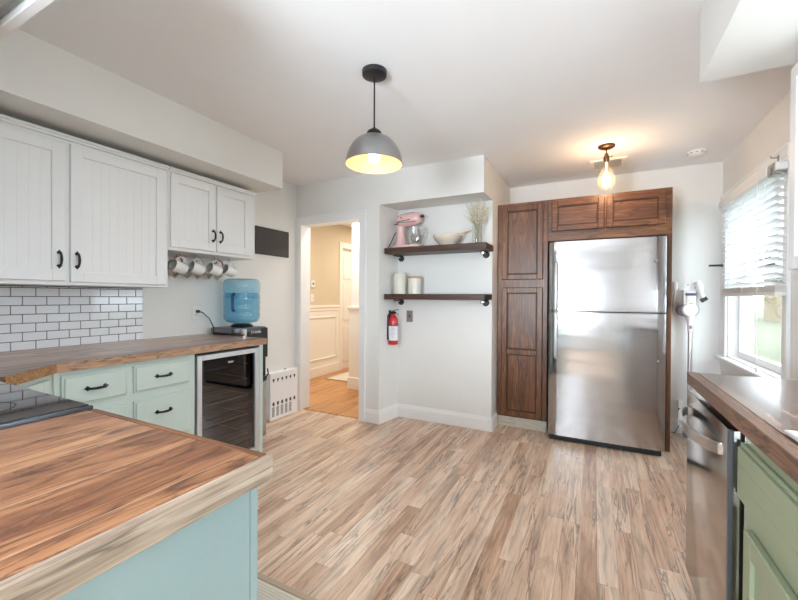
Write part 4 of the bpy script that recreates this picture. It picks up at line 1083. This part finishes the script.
sc_ = thing('sink_cabinet', 'sage green sink base cabinet with beadboard front beside the dishwasher', 'cabinet', (.68, .5, 0))
SX = .382
bm = B()
box(bm, SX, SX + .02, -.6, 1.405, .1, .86, .001); box(bm, SX + .0205, RX - .005, 1.385, 1.404, .101, .859); box(bm, SX + .0205, RX - .005, -.599, -.58, .101, .859); box(bm, SX + .0205, RX - .005, -.579, 1.384, .101, .12)
obj('carcass', bm, M['sage'], sc_)
bm = B(); box(bm, SX + .06, SX + .08, -.6, 1.405, 0, .1); obj('toe_kick', bm, M['dark'], sc_)
F = FW(SX)
bm = B(); slab_front(bm, F, -1.40, -.72, .655, .815, .02, groove=.042); obj('drawer_front', bm, M['sage'], sc_)
for u0, u1 in ((-1.338, -1.035), (-1.025, -.725)):
    bm = B(); shaker(bm, F, u0, u1, .13, .60, .02, .055, .009, bead=.043); obj('door', bm, M['sage'], sc_)
bm = B(); slab_front(bm, F, -.70, -.05, .655, .815, .02, groove=.042); obj('drawer_front', bm, M['sage'], sc_)
bm = B(); shaker(bm, F, -.69, -.06, .13, .60, .02, .055, .009, bead=.043); obj('door', bm, M['sage'], sc_)

ur = thing('upper_cabinet', 'white wall cabinet at the right edge of the photo beside the window', 'cabinet', (.82, 1.85, 1.37))
bm = B(); box(bm, .672, RX - .001, 1.72, 1.975, 1.31, 2.112, .0015); obj('carcass', bm, M['white'], ur)
bm = B(); shaker(bm, FW(.672), -1.965, -1.73, 1.33, 2.09, .019, .05, .009, bead=.043); obj('door', bm, M['white'], ur)

# blind, hook, holdback
bl = thing('window_blind', 'white slatted window blind half lowered over the right wall window', 'blind', (.95, 3.57, 2.08))
by0, by1 = 2.905, 3.95
bm = B(); box(bm, RX - .075, RX - .021, by0 - .005, by1 + .01, 1.955, 2.0, .004); obj('headrail', bm, M['trim'], bl)
bm = B(); box(bm, RX - .085, RX - .0765, by0 + .11, by1 + .035, 1.95, 2.012, .003); box(bm, RX - .0755, RX - .022, by1 + .018, by1 + .035, 1.951, 2.011, .003); obj('valance', bm, M['trim'], bl)
bm = B(); box(bm, RX - .082, RX - .0215, by0 + .02, by0 + .10, 1.935, 2.003, .004); box(bm, RX - .09, RX - .082, by0 + .03, by0 + .06, 1.94, 1.975, .002); obj('end_bracket', bm, M['plateS'], bl)
bm = B(); zt, zb, n = 1.935, 1.318, 15
for k in range(n):
    z = zt - (zt - zb) * k / (n - 1)
    prism(bm, [(-.025, 0), (-.012, .0028), (0, .0036), (.012, .0028), (.025, 0), (.012, .0018), (0, .0024), (-.012, .0018)], 0, by1 - by0, T3(RX - .048, by1, z) @ Matrix.Rotation(R(90), 4, 'X') @ Matrix.Rotation(R(-26), 4, 'Z'))
obj('slats', bm, M['slat'], bl)
bm = B()
for k in range(9):
    z = 1.262 + k * .0043; box(bm, RX - .073, RX - .023, by0, by1, z, z + .003)
box(bm, RX - .074, RX - .022, by0, by1, 1.24, 1.2615, .003)
for yy in (3.15, 3.45, 3.75): box(bm, RX - .0755, RX - .0742, yy, yy + .012, 1.243, 1.30)
obj('stacked_slats', bm, M['blindstack'], bl)
for yy in (3.06, 3.45, 3.84):
    bm = B()
    for dx in (-.074, -.0222): tube(bm, [(RX + dx, yy, 1.955), (RX + dx, yy, 1.29)], .0011, 5)
    obj('ladder_cord', bm, M['trim'], bl)
bm = B(); tube(bm, [(RX - .086, 3.14, 1.98), (RX - .084, 3.14, 1.2), (RX - .082, 3.14, .80)], .0018, 6); lathe(bm, [(.004, .80), (.008, .775), (.006, .76), (0, .758)], T3(RX - .082, 3.14, 0), 10); obj('pull_cord', bm, M['trim'], bl)
hkb = thing('curtain_bracket', 'small bare metal curtain rod bracket above the window blind', 'bracket', (RX, 3.05, 2.1))
bm = B(); box(bm, RX - .0245, RX - .0222, 3.03, 3.05, 2.04, 2.075); tube(bm, [(RX - .023, 3.04, 2.06), (RX - .05, 3.04, 2.06), (RX - .056, 3.04, 2.064), (RX - .058, 3.04, 2.072)], .003, 8); obj('arm', bm, M['vacg'], hkb)
hb = thing('curtain_holdback', 'short black metal bar sticking out of the far side of the window casing', 'holdback', (.9, 4.14, 1.5))
bm = B(); tube(bm, [(RX - .022, 4.14, 1.505), (RX - .112, 4.14, 1.505)], .009, 10); obj('bar', bm, M['dark'], hb)
bm = B(); lathe(bm, [(0, 0), (.016, 0), (.016, .006), (0, .006)], FW(RX - .0205) @ T3(-4.14, 1.505, 0), 16); obj('rose', bm, M['dark'], hb)

# stick vacuum on its wall mount
VY = 4.24
vm = thing('vacuum_mount', 'white wall mount plate holding the stick vacuum by the fridge', 'mount', (.735, VY, 1.3))
F = FS(VY)
bm = B()
prism(bm, [(.66, 1.315), (.70, 1.33), (.72, 1.36), (.745, 1.365), (.77, 1.36), (.79, 1.335), (.84, 1.33), (.845, 1.30), (.79, 1.295), (.77, 1.25), (.72, 1.25), (.70, 1.30), (.66, 1.29)], 0, .012, F, bev=.003); obj('plate', bm, M['vacw'], vm, smooth=True)
bm = B()
for u, v in ((.745, 1.345), (.795, 1.316), (.675, 1.305)): lathe(bm, [(0, .012), (.005, .012), (.005, .014), (0, .014)], F @ T3(u, v, 0), 10)
obj('screws', bm, M['dark'], vm)
va = thing('stick_vacuum', 'white and grey cordless stick vacuum hanging on the back wall', 'vacuum', (.745, 4.18, .05))
vx = .748
bm = B(); box(bm, vx - .05, vx - .02, VY - .10, VY - .016, 1.15, 1.30, .012, seg=2); obj('rear_grip', bm, M['vacw'], va, smooth=True)
bm = B(); box(bm, vx - .034, vx + .04, VY - .105, VY - .014, 1.10, 1.285, .012, seg=3); b0 = obj('battery_body', bm, M['vacw'], va, smooth=True)
bm = B(); box(bm, vx - .037, vx + .042, VY - .108, VY - .012, 1.245, 1.27, .008, seg=2); obj('purple_band', bm, M['vacp'], b0, smooth=True)
bm = B(); text_mesh(bm, 'VACUUM', .012, FS(VY - .1055) @ T3(vx + .003, 1.178, 0)) if False else box(bm, vx - .012, vx + .018, VY - .1062, VY - .105, 1.176, 1.181); box(bm, vx - .02, vx + .026, VY - .1062, VY - .105, 1.2, 1.2015); obj('small_print', bm, M['vacg'], b0)
bm = B(); lathe(bm, [(0, 0), (.055, 0), (.064, .008), (.064, .05), (.05, .068), (0, .07)], F @ T3(vx - .004, 1.122, .045), 36); mo = obj('motor_drum', bm, M['vacw'], va, smooth=True)
bm = B(); lathe(bm, [(.063, .03), (.067, .034), (.067, .046), (.063, .05)], F @ T3(vx - .004, 1.122, .045), 36); obj('drum_ring', bm, M['vacp'], mo, smooth=True)
bm = B(); lathe(bm, [(0, 0), (.05, 0), (.056, .006), (.056, .07), (.045, .078), (0, .078)], F @ T3(vx - .036, 1.118, .014), 30); obj('dust_cup', bm, M['vacg'], va, smooth=True)
bm = B(); lathe(bm, [(.018, .93), (.02, .94), (.022, 1.0), (.034, 1.05), (.04, 1.07), (0, 1.07)], T3(vx + .005, VY - .07, 0), 20); box(bm, vx - .008, vx + .018, VY - .098, VY - .085, .955, .995, .003); obj('nozzle', bm, M['vacw'], va, smooth=True)
bm = B(); box(bm, vx - .005, vx + .015, VY - .1, VY - .096, .955, .985, .002); obj('release_button', bm, M['vacg'], va)
bm = B(); tube(bm, [(vx + .005, VY - .07, .94), (vx + .002, VY - .07, .10)], .016, 16); obj('tube', bm, M['tube'], va, smooth=True)
bm = B(); box(bm, vx - .04, vx + .185, VY - .15, VY - .04, .0, .06, .015, seg=2); box(bm, vx - .02, vx + .024, VY - .09, VY - .05, .05, .12, .01); obj('floor_head', bm, M['vacg'], va, smooth=True)
ct = thing('crevice_tool', 'thin white crevice tool hanging left of the stick vacuum', 'vacuum tool', (.652, 4.2, 1.14))
bm = B(); lathe(bm, [(0, 1.30), (.017, 1.30), (.018, 1.365), (.014, 1.372), (0, 1.372)], T3(.648, VY - .03, 0), 16); tube(bm, [(.648, VY - .03, 1.30), (.643, VY - .03, 1.135)], [.012, .0065], 10); obj('nozzle', bm, M['vacw'], ct, smooth=True)
bt2 = thing('brush_tool', 'white dusting brush tool with black bristles right of the vacuum', 'vacuum tool', (.84, 4.2, 1.21))
bm = B(); tube(bm, [(.81, VY - .035, 1.375), (.826, VY - .035, 1.33), (.833, VY - .04, 1.29), (.838, VY - .045, 1.255)], [.024, .034, .022, .018], 14); tube(bm, [(.838, VY - .045, 1.26), (.843, VY - .055, 1.225)], [.02, .022], 12); obj('body', bm, M['vacw'], bt2, smooth=True)
bm = B(); box(bm, -.026, .026, -.012, .012, -.016, .016, .002, T3(.85, VY - .06, 1.213) @ Matrix.Rotation(R(-35), 4, 'Y')); obj('bristles', bm, M['dark'], bt2)
ol = outlet('white wall outlet low on the back wall between fridge and counter', FS(VY), .70, .245)
cg = thing('charger', 'white charger plugged into the low outlet beside the fridge', 'charger', (.70, 4.2, .2))
bm = B(); box(bm, .675, .725, VY - .05, VY - .0095, .235, .30, .006); obj('brick', bm, M['plateW'], cg)
bm = B(); box(bm, .680, .722, VY - .047, VY - .0095, .175, .232, .005); tube(bm, [(.70, VY - .03, .18), (.695, VY - .03, .1), (.66, VY - .025, .004), (.62, VY - .03, .004)], .003); obj('adapter', bm, M['dark'], cg)

# ================================================================== OUTSIDE
bm = B(); box(bm, 1.2, 60, -30, 90, -.75, -.6)
struct('lawn', bm, M['lawn'])
hs = thing('neighbour_house', 'cream neighbouring house across the lawn through the window', 'house', (21, 42, -.6))
ca, sa = math.cos(R(-60)), math.sin(R(-60))
FH = T3(17.5, 38, -.6) @ Matrix.Rotation(R(-25), 4, 'Z')
bm = B(); box(bm, -6, 6, 0, 8, 0, 4.5, 0, FH); obj('walls', bm, M['siding'], hs)
bm = B(); prism(bm, [(-.5, 4.4), (8.5, 4.4), (4, 7.4)], -6.4, 6.4, FH @ frame((0, 0, 0), (0, 1, 0), (0, 0, 1), (1, 0, 0))); obj('roof', bm, M['roof'], hs)
for u in (-4.6, -2.2, .6, 3.2):
    bm = B(); box(bm, u, u + 1.1, -.05, 0, 1.2, 2.9, 0, FH); w_ = obj('window', bm, M['trim'], hs)
    bm = B(); box(bm, u + .1, u + .5, -.08, -.04, 1.3, 2.8, 0, FH); box(bm, u + .6, u + 1.0, -.08, -.04, 1.3, 2.8, 0, FH); obj('window_pane', bm, M['pane'], w_)
tr = thing('bare_tree', 'bare branched tree on the lawn outside the right window', 'tree', (6.2, 16.5, -.6))
def branch(bm, p, d, ln, r, depth, rng):
    q = p + d * ln
    tube(bm, [p, (p + q) / 2 + Vector([rng.uniform(-.04, .04) * ln for _ in range(3)]), q], [r, r * .85, r * .65], 6)
    if depth:
        for k in range(3):
            nd = (d + Vector((rng.uniform(-.8, .8), rng.uniform(-.8, .8), rng.uniform(-.15, .5)))).normalized()
            branch(bm, p.lerp(q, rng.uniform(.6, 1)), nd, ln * rng.uniform(.6, .8), r * .58, depth - 1, rng)
rng = random.Random(11)
bm = B(); tube(bm, [(6.2, 16.5, -.6), (6.22, 16.5, .3), (6.2, 16.5, 1.0)], [.24, .19, .17], 10); obj('trunk', bm, M['bark'], tr, smooth=True)
bm = B()
for k in range(5):
    a = 2 * PI * k / 5; branch(bm, Vector((6.2, 16.5, .8)), Vector((math.cos(a) * .8, math.sin(a) * .8, .7)).normalized(), 1.5, .09, 3, rng)
obj('branches', bm, M['bark'], tr)
